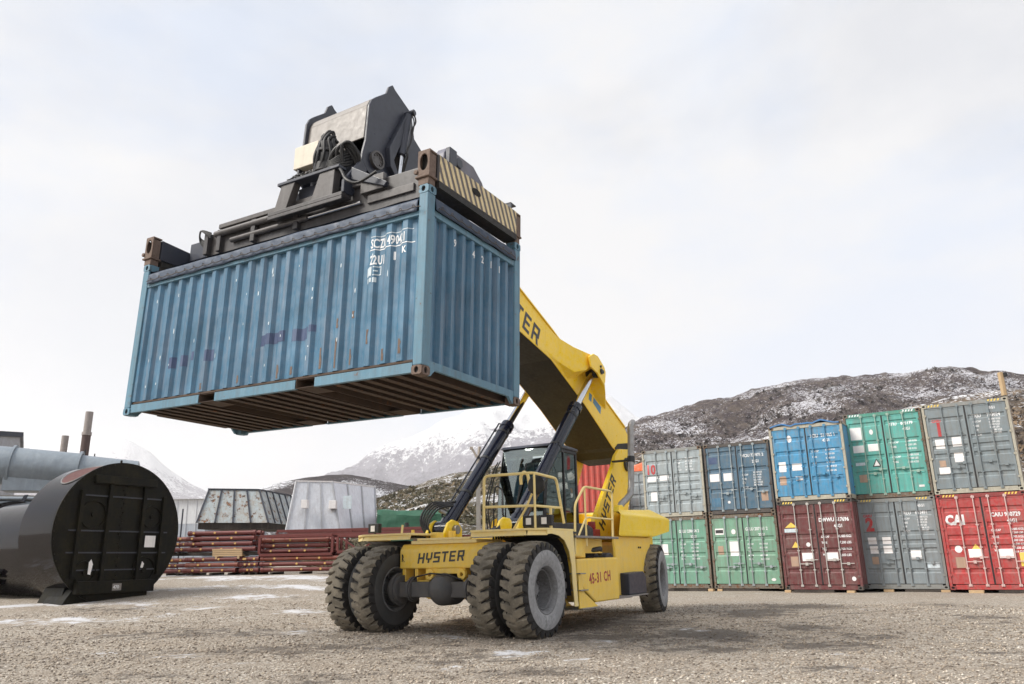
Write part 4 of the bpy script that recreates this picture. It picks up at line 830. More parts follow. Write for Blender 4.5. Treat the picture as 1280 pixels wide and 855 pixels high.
def fender(s):
    b = MB()
    top = [(.10,.66*s+.0),(.10,1.78*s),(-.10,2.06*s),(-1.05,2.06*s),(-1.05,.62*s),(-.3,.62*s)]
    b.prism(top, 'z', 1.665, 1.70); o = b.build('fender', PY, RS, bevel=.006, fix=True)
    b = MB(); pts = [(.10,.66*s),(.10,1.78*s),(-.10,2.06*s)]
    for (xa, ya), (xb, yb) in zip(pts[:-1], pts[1:]):
        d = Vector((xb-xa, yb-ya, 0)).normalized(); nrm = Vector((d.y, -d.x, 0))*s*-1
        b.hexa([(xa,ya,1.585),(xb,yb,1.585),(xb-.02,yb-.02*s,1.585),(xa-.02,ya,1.585)], [(xa-.035,ya-.0,1.667),(xb-.035,yb-.03*s,1.667),(xb-.055,yb-.05*s,1.667),(xa-.055,ya,1.667)])
    b.build('fender_skirt', PY, o, bevel=.004, fix=True)
    arch = [(-.10,1.665),(-1.02,1.665),(-1.06,1.3),(-1.12,.42),(-1.0,.42),(-.95,.8),(-.93,1.1),(-.86,1.32),(-.70,1.50),(-.50,1.58),(-.26,1.61),(-.10,1.6)]
    b = MB(); b.prism(arch, 'y', 2.04*s, 2.06*s); b.build('fender_side', PY, o, bevel=.005, fix=True)
    b = MB(); inner = [(-.26,1.58),(-.48,1.54),(-.66,1.44),(-.80,1.26),(-.86,1.04),(-.92,.6)]
    b.add([(x, .98*s, z) for x, z in inner]+[(x, 2.038*s, z) for x, z in inner], [(i, i+1, 7+i, 6+i) for i in range(5)]); b.build('wheel_housing', M['black'], o)
    return o
FL = fender(1); FR = fender(-1)
b = MB(); b.box(-1.30,-.28,1.0,2.02,1.63,1.66); b.box(-1.30,-.28,-2.02,-1.0,1.63,1.66); b.build('fender_underside', M['black'], RS)
# word on the nose
block_word('HYSTER', .175, 1.03, .22, M['letter_black'], RS, frame4((.034,-.52,1.165), (0,1,.04), (0,0,1)), thick=.004)
b = MB(); b.box(.031,.034,-.88,-.86,1.2,1.33); b.tube([(.033,-.86,1.32),(.033,-.84,1.28),(.033,-.86,1.25),(.033,-.82,1.2)], .006, 5); b.build('serial_mark', M['letter_black'], RS)
# side tank with the model number, steps, boxes
b = MB(); b.prism([(-1.38,1.20),(-3.16,1.22),(-3.16,.44),(-2.10,.43),(-1.38,.80)], 'y', 1.0, 1.93); tk = b.build('side_tank', YE, RS, bevel=.03, fix=True)
place_text('45-31 CH', .25, 0, 0, M['letter_red'], tk, bold=.006, wide=.84, space=1.12, M4=frame4((-1.84,1.934,.76), (-1,0,.05), (0,0,1)))
b = MB(); b.prism([(-1.38,1.19),(-3.1,1.21),(-3.1,.45),(-2.1,.45),(-1.38,.8)], 'y', -1.93, -1.0); b.build('side_tank', YE, RS, bevel=.03, fix=True)
b = MB(); b.prism([(-1.28,.95),(-1.50,.62),(-2.05,.36),(-1.28,.36)], 'y', 1.98, 2.0); b.prism([(-1.28,.95),(-1.50,.62),(-2.05,.36),(-1.28,.36)], 'y', 1.45, 1.47); stp = b.build('step_side', YE, RS, fix=True)
b = MB(); b.box(-1.98,-1.28,1.47,2.06,.355,.375); b.box(-1.58,-1.28,1.47,2.04,.66,.68); b.box(-1.5,-1.28,1.47,2.04,.94,.96); b.build('step', M['steel'], RS, bevel=.006)
b = MB(); b.box(-3.05,-1.2,.95,2.02,1.56,1.60); wk = b.build('walkway', M['charcoal_light'], RS, bevel=.006)
b = MB(); b.box(-1.9,-1.3,.7,1.85,1.22,1.5); b.prism([(-1.3,1.56),(-1.9,1.56),(-1.55,1.24),(-1.3,1.24)], 'y', 1.88, 1.93); b.box(-3.1,-1.9,.62,1.35,1.23,1.55); b.build('battery_box', YE, RS, bevel=.015)
b = MB(); b.cyl((-3.45,1.0,1.22), (-2.7,1.55,1.3), .11, 16); b.cyl((-3.4,.9,1.05), (-3.4,1.65,1.05), .26, 24); b.box(-3.8,-3.2,.65,1.3,.75,1.35); b.build('air_intake', M['black'], RS, bevel=.02)
b = MB(); b.tube([(-3.05,1.6,1.30),(-2.8,1.72,1.38),(-2.5,1.7,1.36),(-2.2,1.6,1.30)], .05, 10); b.build('intake_hose', M['black'], RS)
b = MB(); b.prism([(-4.15,.90),(-4.95,.92),(-5.08,.80),(-5.08,.47),(-4.15,.47)], 'y', 1.05, 1.72); b.build('tool_box', M['charcoal'], RS, bevel=.02, fix=True)
b = MB(); b.box(-4.2,-3.2,.9,1.75,.42,.46); b.box(-5.1,-4.1,1.1,1.74,.435,.465); b.build('lower_tray', CG, RS, bevel=.006)
# counterweight and hood
for s in (1, -1):
    b = MB(); b.prism([(-3.95,1.64),(-6.02,1.64),(-5.72,1.1),(-5.33,.46),(-4.05,.46),(-4.0,1.0)] if s > 0 else [(-3.95,1.64),(-6.02,1.64),(-5.72,1.1),(-5.33,.46),(-4.05,.46),(-4.0,1.0)], 'y', 1.46*s, 1.52*s); b.build('chassis_side', YE, RS, bevel=.015, fix=True)
    b = MB(); b.cyl((-5.2,1.53*s,1.42),(-5.2,1.545*s,1.42),.02,8); b.cyl((-5.3,1.53*s,1.42),(-5.3,1.545*s,1.42),.02,8); b.build('bolt', M['black'], RS)
rings = [[(-3.95,1.62,1.64),(-6.2,.74,1.64),(-6.2,-.74,1.64),(-3.95,-1.62,1.64),(-5.95,-1.62,1.655),(-5.95,1.62,1.655)],
 [(-4.0,1.62,1.78),(-6.2,.74,1.78),(-6.2,-.74,1.78),(-4.0,-1.62,1.78),(-7.04,-1.60,1.80),(-7.04,1.60,1.80)],
 [(-4.12,1.62,2.10),(-6.2,.74,2.14),(-6.2,-.74,2.14),(-4.12,-1.62,2.10),(-7.12,-1.60,2.09),(-7.12,1.60,2.09)],
 [(-4.32,1.46,2.20),(-6.2,.72,2.27),(-6.2,-.72,2.27),(-4.32,-1.46,2.20),(-6.32,-1.42,2.29),(-6.32,1.42,2.29)]]
b = MB(); vs = [q for r in rings for q in r]
b.add(vs, [tuple(range(6)), tuple(18+i for i in reversed(range(6)))]+[(6*k+i, 6*k+(i+1)%6, 6*k+6+(i+1)%6, 6*k+6+i) for k in range(3) for i in range(6)]); b.build('engine_hood', HY, RS, bevel=.03, fix=True)
b = MB(); b.prism([(-7.2,1.78),(-7.2,.6),(-6.95,.5),(-6.9,1.75)], 'y', -1.1, 1.1); b.build('counterweight', HY, RS, bevel=.03, fix=True)
b = MB(); b.prism([(-4.55,2.17),(-4.85,2.18),(-4.85,2.28),(-4.75,2.33),(-4.6,2.31)], 'y', 1.25, 1.4); b.build('hood_latch', HY, RS, bevel=.02, fix=True)
# mast carrying the boom pivot
for s in (1, -1):
    b = MB(); b.prism([(-6.15,3.62),(-6.4,3.80),(-6.9,3.86),(-7.0,3.6),(-6.55,2.9),(-5.6,1.66),(-4.2,1.60),(-4.6,1.85),(-5.5,2.85),(-5.95,3.35)] if s < 0 else [(-6.15,3.62),(-6.4,3.80),(-7.05,3.86),(-7.25,3.7),(-7.05,2.9),(-6.30,1.66),(-4.2,1.60),(-4.6,1.85),(-5.5,2.85),(-5.95,3.35)], 'y', .60*s, .70*s); p_ = b.build('mast_plate', YC, RS, bevel=.015, fix=True)
    if s > 0: mastL = p_
    b = MB(); b.cyl((-6.75,.70*s,3.45),(-6.75,.76*s,3.45),.17,24); b.cyl((-6.75,.76*s,3.45),(-6.75,.78*s,3.45),.09,20); b.build('pivot_pin', CH, p_)
b = MB(); b.box(-6.9,-4.3,-.6,.6,1.50,1.56); b.build('mast_web', YC, RS, fix=True)
block_word('HYSTER', .29, 1.5, .0, M['letter_black'], mastL, frame4((-5.22,.704,1.80), (-.57,0,.82), (.82,0,.57)), thick=.004)
b = MB(); b.box(-4.62,-4.32,.72,.9,1.66,1.82); b.box(-4.40,-4.34,.72,.9,1.82,1.98); b.build('valve_box', M['letter_red'], RS, bevel=.02)
# exhaust
b = MB(); b.tube([(-5.1,1.15,2.2),(-5.2,1.18,2.38),(-5.45,1.2,2.50),(-5.68,1.2,2.62),(-5.78,1.2,2.8),(-5.84,1.2,3.3),(-5.95,1.2,4.22),(-6.0,1.2,4.32),(-6.12,1.2,4.38)], .075, 16); ex = b.build('exhaust_pipe', M['steel'], RS)
b = MB(); b.box(-5.98,-5.86,.7,1.15,3.42,3.46); b.cyl((-5.855,1.2,3.38),(-5.88,1.2,3.52),.09,16); b.build('exhaust_clamp', M['black'], ex)
# boom: outer section
BW = .60
side_poly = [(-7.2,3.95),(-7.25,4.2),(-7.0,4.42),(-5.9,4.93),(-4.5,5.52),(-3.15,6.12),(-1.82,6.66),(-.2,7.30),(.15,7.42),(.3,6.62),(.05,6.52),(-1.75,5.76),(-3.15,5.42),(-4.75,4.66),(-5.6,4.18),(-6.2,3.83),(-6.6,3.70),(-6.95,3.70)]
for s in (1, -1):
    b = MB(); b.prism(side_poly, 'y', (BW-.02)*s, BW*s); o = b.build('boom_side', YC, RS, bevel=.006, fix=True)
    if s > 0: boomL = o
def strip(b, pts, hw, th, up):
    """plate following a line of (x, z) points, from y=-hw to hw"""
    for (xa, za), (xb, zb) in zip(pts[:-1], pts[1:]):
        b.hexa([(xa,-hw,za),(xb,-hw,zb),(xb,hw,zb),(xa,hw,za)], [(xa,-hw,za+th*up),(xb,-hw,zb+th*up),(xb,hw,zb+th*up),(xa,hw,za+th*up)])
b = MB(); strip(b, [(-7.0,4.42),(-5.9,4.93),(-4.5,5.52),(-3.15,6.12),(-1.82,6.66),(-.2,7.30),(.15,7.42)], BW+.03, .03, 1); b.build('boom_top', YC, RS, fix=True)
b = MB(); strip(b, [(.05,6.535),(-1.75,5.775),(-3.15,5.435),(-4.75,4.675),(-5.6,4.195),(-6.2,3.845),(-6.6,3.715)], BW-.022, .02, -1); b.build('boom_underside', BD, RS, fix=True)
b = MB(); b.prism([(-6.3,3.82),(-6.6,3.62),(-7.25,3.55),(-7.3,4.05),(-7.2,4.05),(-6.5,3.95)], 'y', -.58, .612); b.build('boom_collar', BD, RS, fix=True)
block_word('HYSTER', .42, 2.25, .0, M['letter_black'], boomL, frame4((-.52,BW+.002,6.42), (-.925,0,-.38), (-.38,0,.925)), thick=.004)
dm = [(-4.88,4.98),(-5.0,5.06),(-5.55,4.72),(-5.5,4.52)]
b = MB(); b.prism([(-4.95,4.83),(-5.0,5.00),(-5.14,4.96),(-5.08,4.78)], 'y', BW+.001, BW+.004); b.prism([(-5.18,4.78),(-5.22,4.92),(-5.62,4.74),(-5.56,4.56)], 'y', BW+.001, BW+.004); dl = b.build('dealer_sticker', paint('sticker_blue', (.03,.22,.42), .4), boomL, fix=True)
# swept lug that carries the lift cylinder rod, each side
def lug(s):
    b = MB(); k = []
    # rings across the boom direction: (x, top z, bottom z, y-out)
    R = [(-2.9,6.2,6.19,5.6,5.5,.602),(-3.4,6.02,5.98,5.42,5.33,.64),(-3.9,5.82,5.85,5.26,5.12,.78),(-4.25,5.66,5.78,5.36,5.2,.91),(-4.6,5.52,5.75,5.62,5.42,.975),(-5.0,5.35,5.52,5.40,5.2,.975),(-5.3,5.22,5.22,5.0,4.9,.88),(-5.9,4.94,4.93,4.8,4.7,.615)]
    vs = []
    for x, zi, zo, zbo, zbi, yo in R: vs += [(x, .58*s, zi), (x, yo*s, zo), (x, yo*s, zbo), (x, .58*s, zbi)]
    fs = [(0,1,2,3), tuple(reversed([4*(len(R)-1)+i for i in range(4)]))]
    for i in range(len(R)-1): fs += [(4*i+j, 4*i+(j+1)%4, 4*(i+1)+(j+1)%4, 4*(i+1)+j) for j in range(4)]
    b.add(vs, fs); o = b.build('boom_lug', YC, RS, bevel=.012, fix=True)
    b = MB(); b.prism([(-4.22,5.66),(-4.45,5.77),(-4.68,5.76),(-5.02,5.56),(-5.08,5.45),(-5.02,5.20),(-4.94,5.12),(-4.80,5.22),(-4.62,5.34),(-4.3,5.42)], 'y', .976*s, 1.02*s); b.build('lug_cheek', YC, o, bevel=.008, fix=True)
    b = MB(); b.cyl((-4.82,.62*s,5.42),(-4.82,1.04*s,5.42),.07,20); b.build('lug_pin', CH, o)
    b = MB(); b.box(-4.90,-4.74,1.04*s,1.06*s,5.38,5.45); b.cyl((-4.78,1.02*s,5.53),(-4.78,1.05*s,5.53),.03,8); b.build('pin_keeper', M['black'], o)
lug(1); lug(-1)
# lift cylinders
def lift(s, bot, top, brk):
    bot, top = Vector(bot), Vector(top); d = (top-bot).normalized(); mid = bot.lerp(top, brk)
    b = MB(); b.cyl(bot+d*.1, mid, .136, 32); b.cyl(mid-d*.16, mid, .153, 32); b.cyl(bot+d*.03, bot+d*.22, .16, 32); o = b.build('lift_cylinder', M['cyl_navy'], RS)
    b = MB(); b.cyl(mid, top-d*.08, .082, 28); b.build('cylinder_rod', M['chrome'], o)
    b = MB(); b.cyl(top+Vector((0,-.13,0)), top+Vector((0,.13,0)), .14, 24); b.cyl(bot+Vector((0,-.17,0)), bot+Vector((0,.17,0)), .17, 24); b.build('cylinder_eye', M['cyl_navy'], o)
    sd_ = Vector((.10,.13*s,.10)); sd_ = (sd_-d*sd_.dot(d)).normalized()
    b = MB(); a_ = bot+d*.25+sd_*.19; e_ = mid-d*.1+sd_*.19; b.tube([a_-sd_*.04, a_, e_, e_+d*.02-sd_*.06], .018, 8); b.build('oil_pipe', M['cyl_navy'], o)
    for t in (.3, .62, .9):
        P = bot.lerp(mid, t); b = MB(); b.cyl(P-d*.03, P+d*.03, .143, 24); b.cyl(P+sd_*.15-d*.02, P+sd_*.21-d*.02, .03, 10); b.build('pipe_clamp', M['black'], o)
    b = MB(); b.cyl(bot+d*.35+sd_*.14, bot+d*.35+sd_*.30, .05, 10); b.cyl(bot+d*.45+sd_*.14, bot+d*.45+sd_*.27, .035, 10); b.build('valve_block', M['steel'], o)
    return o
lift(1, (-1.15,.80,1.78), (-4.82,.80,5.42), .735); lift(-1, (-1.15,-.80,1.78), (-4.82,-.80,5.42), .655)
for s in (1, -1):
    for y in (.56, .98):
        b = MB(); b.prism([(-1.42,1.55),(-1.40,1.80),(-1.28,1.93),(-1.10,1.97),(-.95,1.90),(-.84,1.72),(-.80,1.55)], 'y', y*s, (y+.06)*s); b.build('cylinder_lug', HY, RS, bevel=.012, fix=True)
    b = MB(); b.cyl((-1.15,.48*s,1.78),(-1.15,1.10*s,1.78),.085,20); b.build('lug_pin', M['steel'], RS)
def hose(pts, r=.022, mat=None, parent=None, name='hydraulic_hose'):
    P = [Vector(p) for p in pts]; out = []
    for i in range(len(P)-1):
        p0, p1, p2, p3 = P[max(i-1,0)], P[i], P[i+1], P[min(i+2,len(P)-1)]
        for k in range(6):
            t = k/6; out.append(.5*((2*p1)+(p2-p0)*t+(2*p0-5*p1+4*p2-p3)*t*t+(-p0+3*p1-3*p2+p3)*t**3))
    out.append(P[-1]); b = MB(); b.tube(out, r, 8); return b.build(name, mat or M['black'], parent or RS)
for k in range(5):
    y = -1.02-.045*k; hose([(-.95,y+.2,1.56),(-.9,y,1.85+.03*k),(-1.15,y+.05,2.18+.03*k),(-1.45,y+.22,2.25+.02*k),(-1.52,-.80,2.15+.05*k)], .02)
    hose([(-.8,.55+.06*k,1.56),(-.75,.62+.04*k,1.72),(-1.0,.7+.02*k,1.86),(-1.3,.8,1.95)], .018)
b = MB(); b.box(-1.9,-.85,-.5,.5,1.52,1.60); b.box(-.72,-.5,-.66,-.5,1.56,1.72); b.build('valve_cover', YE, RS, bevel=.02)
b = MB(); b.cyl((-.9,-.44,1.56),(-.9,-.44,1.75),.07,14); b.cyl((-.55,-1.1,1.70),(-.55,-1.1,1.78),.03,8); b.build('filler_cap', YE, RS)
# work lamps
for x, y in ((-.35,-1.88), (-.30,1.62), (-.30,1.92)):
    b = MB(); b.box(x-.06,x+.04,y-.13,y+.13,1.74,1.92); b.box(x-.03,x+.0,y-.02,y+.02,1.70,1.74); o = b.build('work_lamp', M['black'], RS, bevel=.012)
    b = MB(); b.box(x+.042,x+.046,y-.06,y+.04,1.77,1.88); b.build('lamp_lens', M['placard'], o)
b = MB(); b.cyl((-.42,1.06,1.70),(-.42,1.06,1.78),.09,20,.105); b.lathe([(.105,0),(.10,.07),(.07,.12),(0,.14)], 20, 'z', (-.42,1.06,1.78)); b.build('beacon', HY, RS)
# cab
CBx0, CBx1, CBy, CZ0, CZ1 = -4.22, -2.95, .59, 1.72, 3.50
b = MB(); fr = .045; K = M['black']
xb = -2.62 # lower front bulges forward
F_ = lambda z: xb+(CBx1+.05-xb)*((z-2.0)/(CZ1-2.0))**1.6 if z > 2.0 else xb-.10*(2.0-z)
zz = [CZ0, 2.0, 2.4, 2.9, 3.25, CZ1]
prof = [(F_(z), z) for z in zz]
for s in (1, -1):
    y = CBy*s; ph = [(x, z) for x, z in prof]
    # corner pillar, following the curved screen
    for (xa, za), (xb2, zb) in zip(ph[:-1], ph[1:]):
        b.hexa([(xa-.03-.10,(CBy)*s,za),(xa-.10,(CBy-.0)*s,za),(xa-.06,(CBy-.05)*s,za),(xa-.13,(CBy-.05)*s,za)], [(xb2-.13,(CBy)*s,zb),(xb2-.10,CBy*s,zb),(xb2-.06,(CBy-.05)*s,zb),(xb2-.13,(CBy-.05)*s,zb)])
    b.box(CBx0,CBx0+.07,(CBy-.05)*s,CBy*s,CZ0,CZ1); b.box(-3.62,-3.56,(CBy-.045)*s,(CBy+.002)*s,CZ0,CZ1); b.box(CBx0+.05,-2.75,(CBy-.05)*s,(CBy+.001)*s,CZ0-.15,CZ0+.12)
    b.box(CBx0+.05,-3.0,(CBy-.05)*s,(CBy+.001)*s,CZ1-.07,CZ1)
b.box(CBx0,-2.75,-CBy+.06,CBy-.06,CZ0-.15,CZ0); b.box(CBx0,CBx0+.05,-CBy+.05,CBy-.05,CZ0,CZ0+.7)
cab = b.build('cab_frame', K, RS, bevel=.012, fix=True)
b = MB(); b.prism([(CBx0-.06,CZ1),(CBx0-.04,CZ1+.07),(-3.6,CZ1+.10),(-3.0,CZ1+.07),(-2.86,CZ1+.0)], 'y', -CBy-.02, CBy+.02); b.build('cab_roof', CH, cab, bevel=.03, fix=True)
b = MB(); vs = []
W_ = CBy-.05
ycs = [-W_, -W_*.6, 0, W_*.6, W_]
for z in [2.0,2.3,2.6,2.9,3.2,3.47]:
    for y in ycs: vs.append((F_(z)+.05*(1-(y/W_)**2)-.05, y, z))
b.add(vs, [(i*5+j, i*5+j+1, (i+1)*5+j+1, (i+1)*5+j) for i in range(5) for j in range(4)], True); b.build('windscreen', M['glass'], cab)
b = MB(); b.add([(F_(z)-.06, y, z) for z in (1.74,2.0) for y in (-W_, W_)], [(0,1,3,2)]); b.build('lower_panel', M['charcoal'], cab)
for s in (1, -1):
    b = MB(); b.box(CBx0+.07,-3.62,(CBy-.03)*s,(CBy-.022)*s,CZ0+.12,CZ1-.07); b.build('side_window', M['glass'], cab)
    b = MB(); b.prism([(-3.56,CZ0+.12),(-2.80,CZ0+.12),(-2.78,2.1),(-2.82,2.6),(-2.92,3.0),(-3.02,3.3),(-3.06,CZ1-.07),(-3.56,CZ1-.07)], 'y', (CBy-.03)*s, (CBy-.022)*s); b.build('side_window', M['glass'], cab, fix=True)
b = MB(); b.box(CBx0+.02,CBx0+.028,-W_,W_,CZ0+.72,CZ1-.05); b.build('rear_window', M['glass'], cab)
b = MB(); b.box(-4.0,-3.9,-.25,.27,2.1,2.95); b.box(-3.95,-3.45,-.27,.29,2.05,2.2); b.box(-3.97,-3.9,-.13,.15,2.97,3.15); b.box(-3.8,-3.6,-.15,.17,1.72,2.05); b.build('driver_seat', M['seat'], cab, bevel=.04)
b = MB(); b.cyl((-3.0,.0,1.75),(-3.12,.0,2.45),.045,12); b.lathe([(.17,-.012),(.185,0),(.17,.012),(.155,0)], 24, 'z', (-3.15,0,2.5), closed=True); b.box(-3.1,-2.85,-.5,-.2,2.2,2.5); b.build('steering_column', K, cab)
b = MB(); b.box(-3.9,-3.2,.35,.5,2.2,2.35); b.cyl((-3.3,.42,2.35),(-3.3,.42,2.55),.02,8); b.box(-3.85,-3.75,-.6,-.3,2.9,3.3); b.build('console', M['charcoal_light'], cab, bevel=.02)
b = MB(); b.tube([(F_(2.05)+.01,-.1,2.05),(F_(2.6)+.045,.02,2.6),(F_(3.0)+.045,.12,3.0)], .012, 6); b.tube([(F_(2.4)+.045,-.03,2.3),(F_(3.05)+.045,.16,3.15)], .014, 6); b.build('wiper', K, cab)
# front left: guard rods beside the cab
for k, (xa, ya) in enumerate(((-2.62,-.74),(-2.5,-.60))):
    hose([(xa,ya,1.75),(xa+.05,ya-.03,2.3),(xa-.2,ya,3.0),(xa-.32,ya+.05,3.25)], .014, name='cab_grab_rail')
hose([(-2.45,-.2,1.76),(-2.4,-.25,2.2),(-2.55,-.35,2.6),(-2.5,-.5,2.62),(-2.45,-.5,1.8)], .018, name='cab_grab_rail')
# dark housing in front of the cab
b = MB(); b.prism([(-2.66,1.56),(-1.5,1.56),(-1.5,1.62),(-2.0,1.75),(-2.62,1.95)], 'y', -.45, .55); b.build('cab_step_cover', K, RS, bevel=.02, fix=True)
b = MB(); b.prism([(-1.05,1.70),(-1.05,1.80),(-1.15,1.84),(-2.6,1.86),(-2.9,1.78),(-2.9,1.61),(-1.05,1.61)], 'y', .98, 1.55); b.build('hydraulic_housing', K, RS, bevel=.02, fix=True)
b = MB(); b.box(-2.9,-1.3,.98,1.72,1.3,1.6); b.build('housing_base', YE, RS)
# railings
def rail(pts, r=.022, mat=PY, name='guard_rail', parent=None):
    P = [Vector(p) for p in pts]; out = [P[0]]
    for i in range(1, len(P)-1):
        a, c = (P[i-1]-P[i]), (P[i+1]-P[i]); q = min(.09, a.length*.4, c.length*.4)
        for t in (0, .25, .5, .75, 1): A = P[i]+a.normalized()*q*(1-t); B_ = P[i]+c.normalized()*q*t; out.append(A.lerp(B_, t))
    out.append(P[-1]); b = MB(); b.tube(out, r, 8); return b.build(name, mat, parent or RS)
rail([(.04,.90,1.70),(.02,.90,2.61),(.02,1.88,2.60),(-.72,1.92,2.56),(-.92,1.94,1.80)], .024)
rail([(.03,.90,2.08),(.02,1.88,2.06),(-.82,1.93,2.06)], .022)
rail([(.02,1.90,1.70),(.02,1.90,2.60)], .020); rail([(-.50,1.91,1.70),(-.50,1.91,2.06)], .026)
rail([(-1.22,1.98,1.28),(-1.29,1.98,2.14),(-1.68,1.98,2.48),(-2.92,1.98,2.47),(-2.86,1.98,1.58)], .022)
rail([(-1.70,1.98,1.42),(-1.70,1.98,2.46)], .018); rail([(-1.34,1.98,1.55),(-1.72,1.98,1.93),(-2.90,1.98,1.93)], .018)
rail([(.0,-.92,1.70),(-.02,-.92,1.85)], .02)
# mirrors on the front rail
b = MB(); b.lathe([(0,.03),(.12,.025),(.165,0),(.15,-.05),(.08,-.09),(0,-.10)], 28, 'x', (-.32,1.74,2.43)); mr_ = b.build('mirror', K, RS)
rail([(-.38,1.69,2.42),(-.40,1.48,2.05),(-.42,1.22,1.72)], .020, PY, 'mirror_arm', mr_)
rail([(-.36,1.60,2.35),(-.36,1.56,2.62),(-.36,1.48,2.68),(-.36,1.41,2.60),(-.36,1.42,2.46)], .028, PY, 'mirror_arm', mr_)
# ---- inner boom, tilting head
b = MB(); inn = [(-1.6,5.92),(2.05,7.40),(2.35,7.55),(2.30,8.45),(1.7,8.28),(-1.6,6.66)]
b.prism(inn, 'y', -.47, .47); b.build('inner_boom', YC, RS, bevel=.01, fix=True)
for s in (1, -1):
    b = MB(); b.prism([(2.47,9.08),(2.40,9.02),(1.95,8.80),(1.86,8.34),(1.58,8.16),(1.62,7.6),(2.0,7.08),(2.75,7.05),(3.02,7.2),(3.16,7.34),(3.14,7.50),(3.08,7.73),(3.03,8.40),(2.97,8.53),(2.88,8.62),(2.62,8.84),(2.56,9.0)], 'y', .65*s, .70*s)
    pl = b.build('head_plate', CH, RS, bevel=.012, fix=True)
    if s < 0: pl.location = (.07, 0, .05)
    b = MB(); b.cyl((2.84,.70*s,7.46),(2.84,.735*s,7.46),.15,28); b.lathe([(.12,.735*s),(.155,.735*s),(.155,.76*s),(.12,.76*s)], 28, 'y', (2.84,0,7.46), closed=True)
    for i in range(8): t = i*PI/4; b.cyl((2.84+.09*math.cos(t),.735*s,7.46+.09*math.sin(t)),(2.84+.09*math.cos(t),.75*s,7.46+.09*math.sin(t)),.015,6)
    b.build('pivot_disc', M['mid_grey'], pl)
    b = MB(); b.prism([(2.12,8.66),(2.2,8.62),(2.62,7.78),(2.58,7.45),(2.42,7.30),(2.35,7.34),(2.5,7.6),(2.1,8.5)], 'y', .702*s, .80*s); b.build('head_gusset', CH, pl, bevel=.01, fix=True)
    b = MB(); b.prism([(2.09,8.62),(2.52,7.72),(2.42,7.32),(2.2,7.3),(2.02,7.9)], 'y', .7015*s, .706*s); b.build('head_recess', M['hole'], pl, fix=True)  # flat near-black patch stands in for a shaded recess
    b = MB(); b.cyl((2.14,.78*s,8.62),(2.30,.78*s,7.78),.075,20); o = b.build('damping_cylinder', CH, pl); b = MB(); b.cyl((2.30,.78*s,7.78),(2.38,.78*s,7.15),.038,16); b.build('cylinder_rod', M['chrome'], o)
    b = MB(); b.cyl((2.10,.68*s,8.68),(2.10,.88*s,8.68),.055,14); b.build('pin', CH, pl)
    if s > 0:
        hose([(2.14,.88,8.68),(2.08,.90,8.5),(2.16,.88,8.3),(2.18,.9,8.1),(2.28,.87,7.8)], .014); hose([(2.12,.86,8.6),(2.15,.92,8.4),(2.2,.88,8.0),(2.33,.86,7.6)], .012)
fp = [(2.90,8.60),(2.98,8.52),(3.035,8.40),(3.09,7.78)]
b = MB()
for (xa, za), (xb2, zb) in zip(fp[:-1], fp[1:]): b.hexa([(xa,-.65,za),(xb2,-.65,zb),(xb2-.03,-.65,zb),(xa-.03,-.65,za)], [(xa,.65,za),(xb2,.65,zb),(xb2-.03,.65,zb),(xa-.03,.65,za)])
b.box(3.06,3.10,-.65,-.40,7.45,7.78); b.box(3.06,3.10,-.05,.30,7.66,7.78); b.box(2.3,2.90,-.65,.65,8.56,8.60)
b.build('head_cover', CG, RS, bevel=.008, fix=True)
b = MB(); b.box(2.37,2.42,-.645,.645,7.05,8.5); b.box(2.2,2.95,-.62,.62,7.5,7.6); b.cyl((2.84,-.62,7.46),(2.84,.62,7.46),.13,20); b.build('head_crosspiece_dark_plate', M['black'], RS)  # includes a black plate added behind the cover to darken the gap
# ---- spreader, in the frame of the container it holds (x along it, y to the rear, z up)
SP = MV.inverted() @ MC
def sp(b, name, mat, parent=None, **k):
    o = b.build(name, mat, parent or RS, **k)
    if not parent: o.matrix_local = SP
    return o
SG = M['spreader_grey']
b = MB(); b.box(1.0,5.45,.66,.98,2.80,3.33); b.box(1.0,5.45,1.46,1.78,2.80,3.33); spm = sp(b, 'spreader_beam', SG, bevel=.02)
b = MB(); b.box(.2,5.88,.70,.94,2.86,3.20); b.box(.2,5.88,1.50,1.74,2.86,3.20); b.build('telescopic_beam', CH, spm, bevel=.015)
b = MB(); b.box(1.05,4.35,.60,.66,3.28,3.36); b.box(4.30,4.75,.585,.66,3.12,3.38); b.box(4.42,5.3,.625,.66,2.95,3.08); b.build('beam_flange', M['mid_grey'], spm, bevel=.008)
b = MB(); b.cyl((1.0,.60,3.18),(2.6,.60,3.18),.055,16); b.cyl((1.4,.62,3.0),(3.2,.62,3.0),.045,16); b.build('slide_cylinder', M['mid_grey'], spm); b = MB(); b.cyl((3.2,.62,3.0),(4.3,.62,3.0),.028,12); b.build('cylinder_rod', M['chrome'], spm)
for x in (.72, 1.05, 1.9, 2.9): b = MB(); b.box(x,x+.10,.58,.70,2.85,3.25); b.build('pipe_bracket', SG, spm, bevel=.01)
b = MB(); b.box(.70,1.0,.68,.96,2.82,3.26); b.build('beam_collar', M['mid_grey'], spm, bevel=.015)
for k in range(4): o = hose([(.75+.02*k,.62,2.95+.04*k),(.62,.58,3.12+.02*k),(.70,.52,3.28),(.9,.58,3.22-.03*k)], .014, parent=spm)
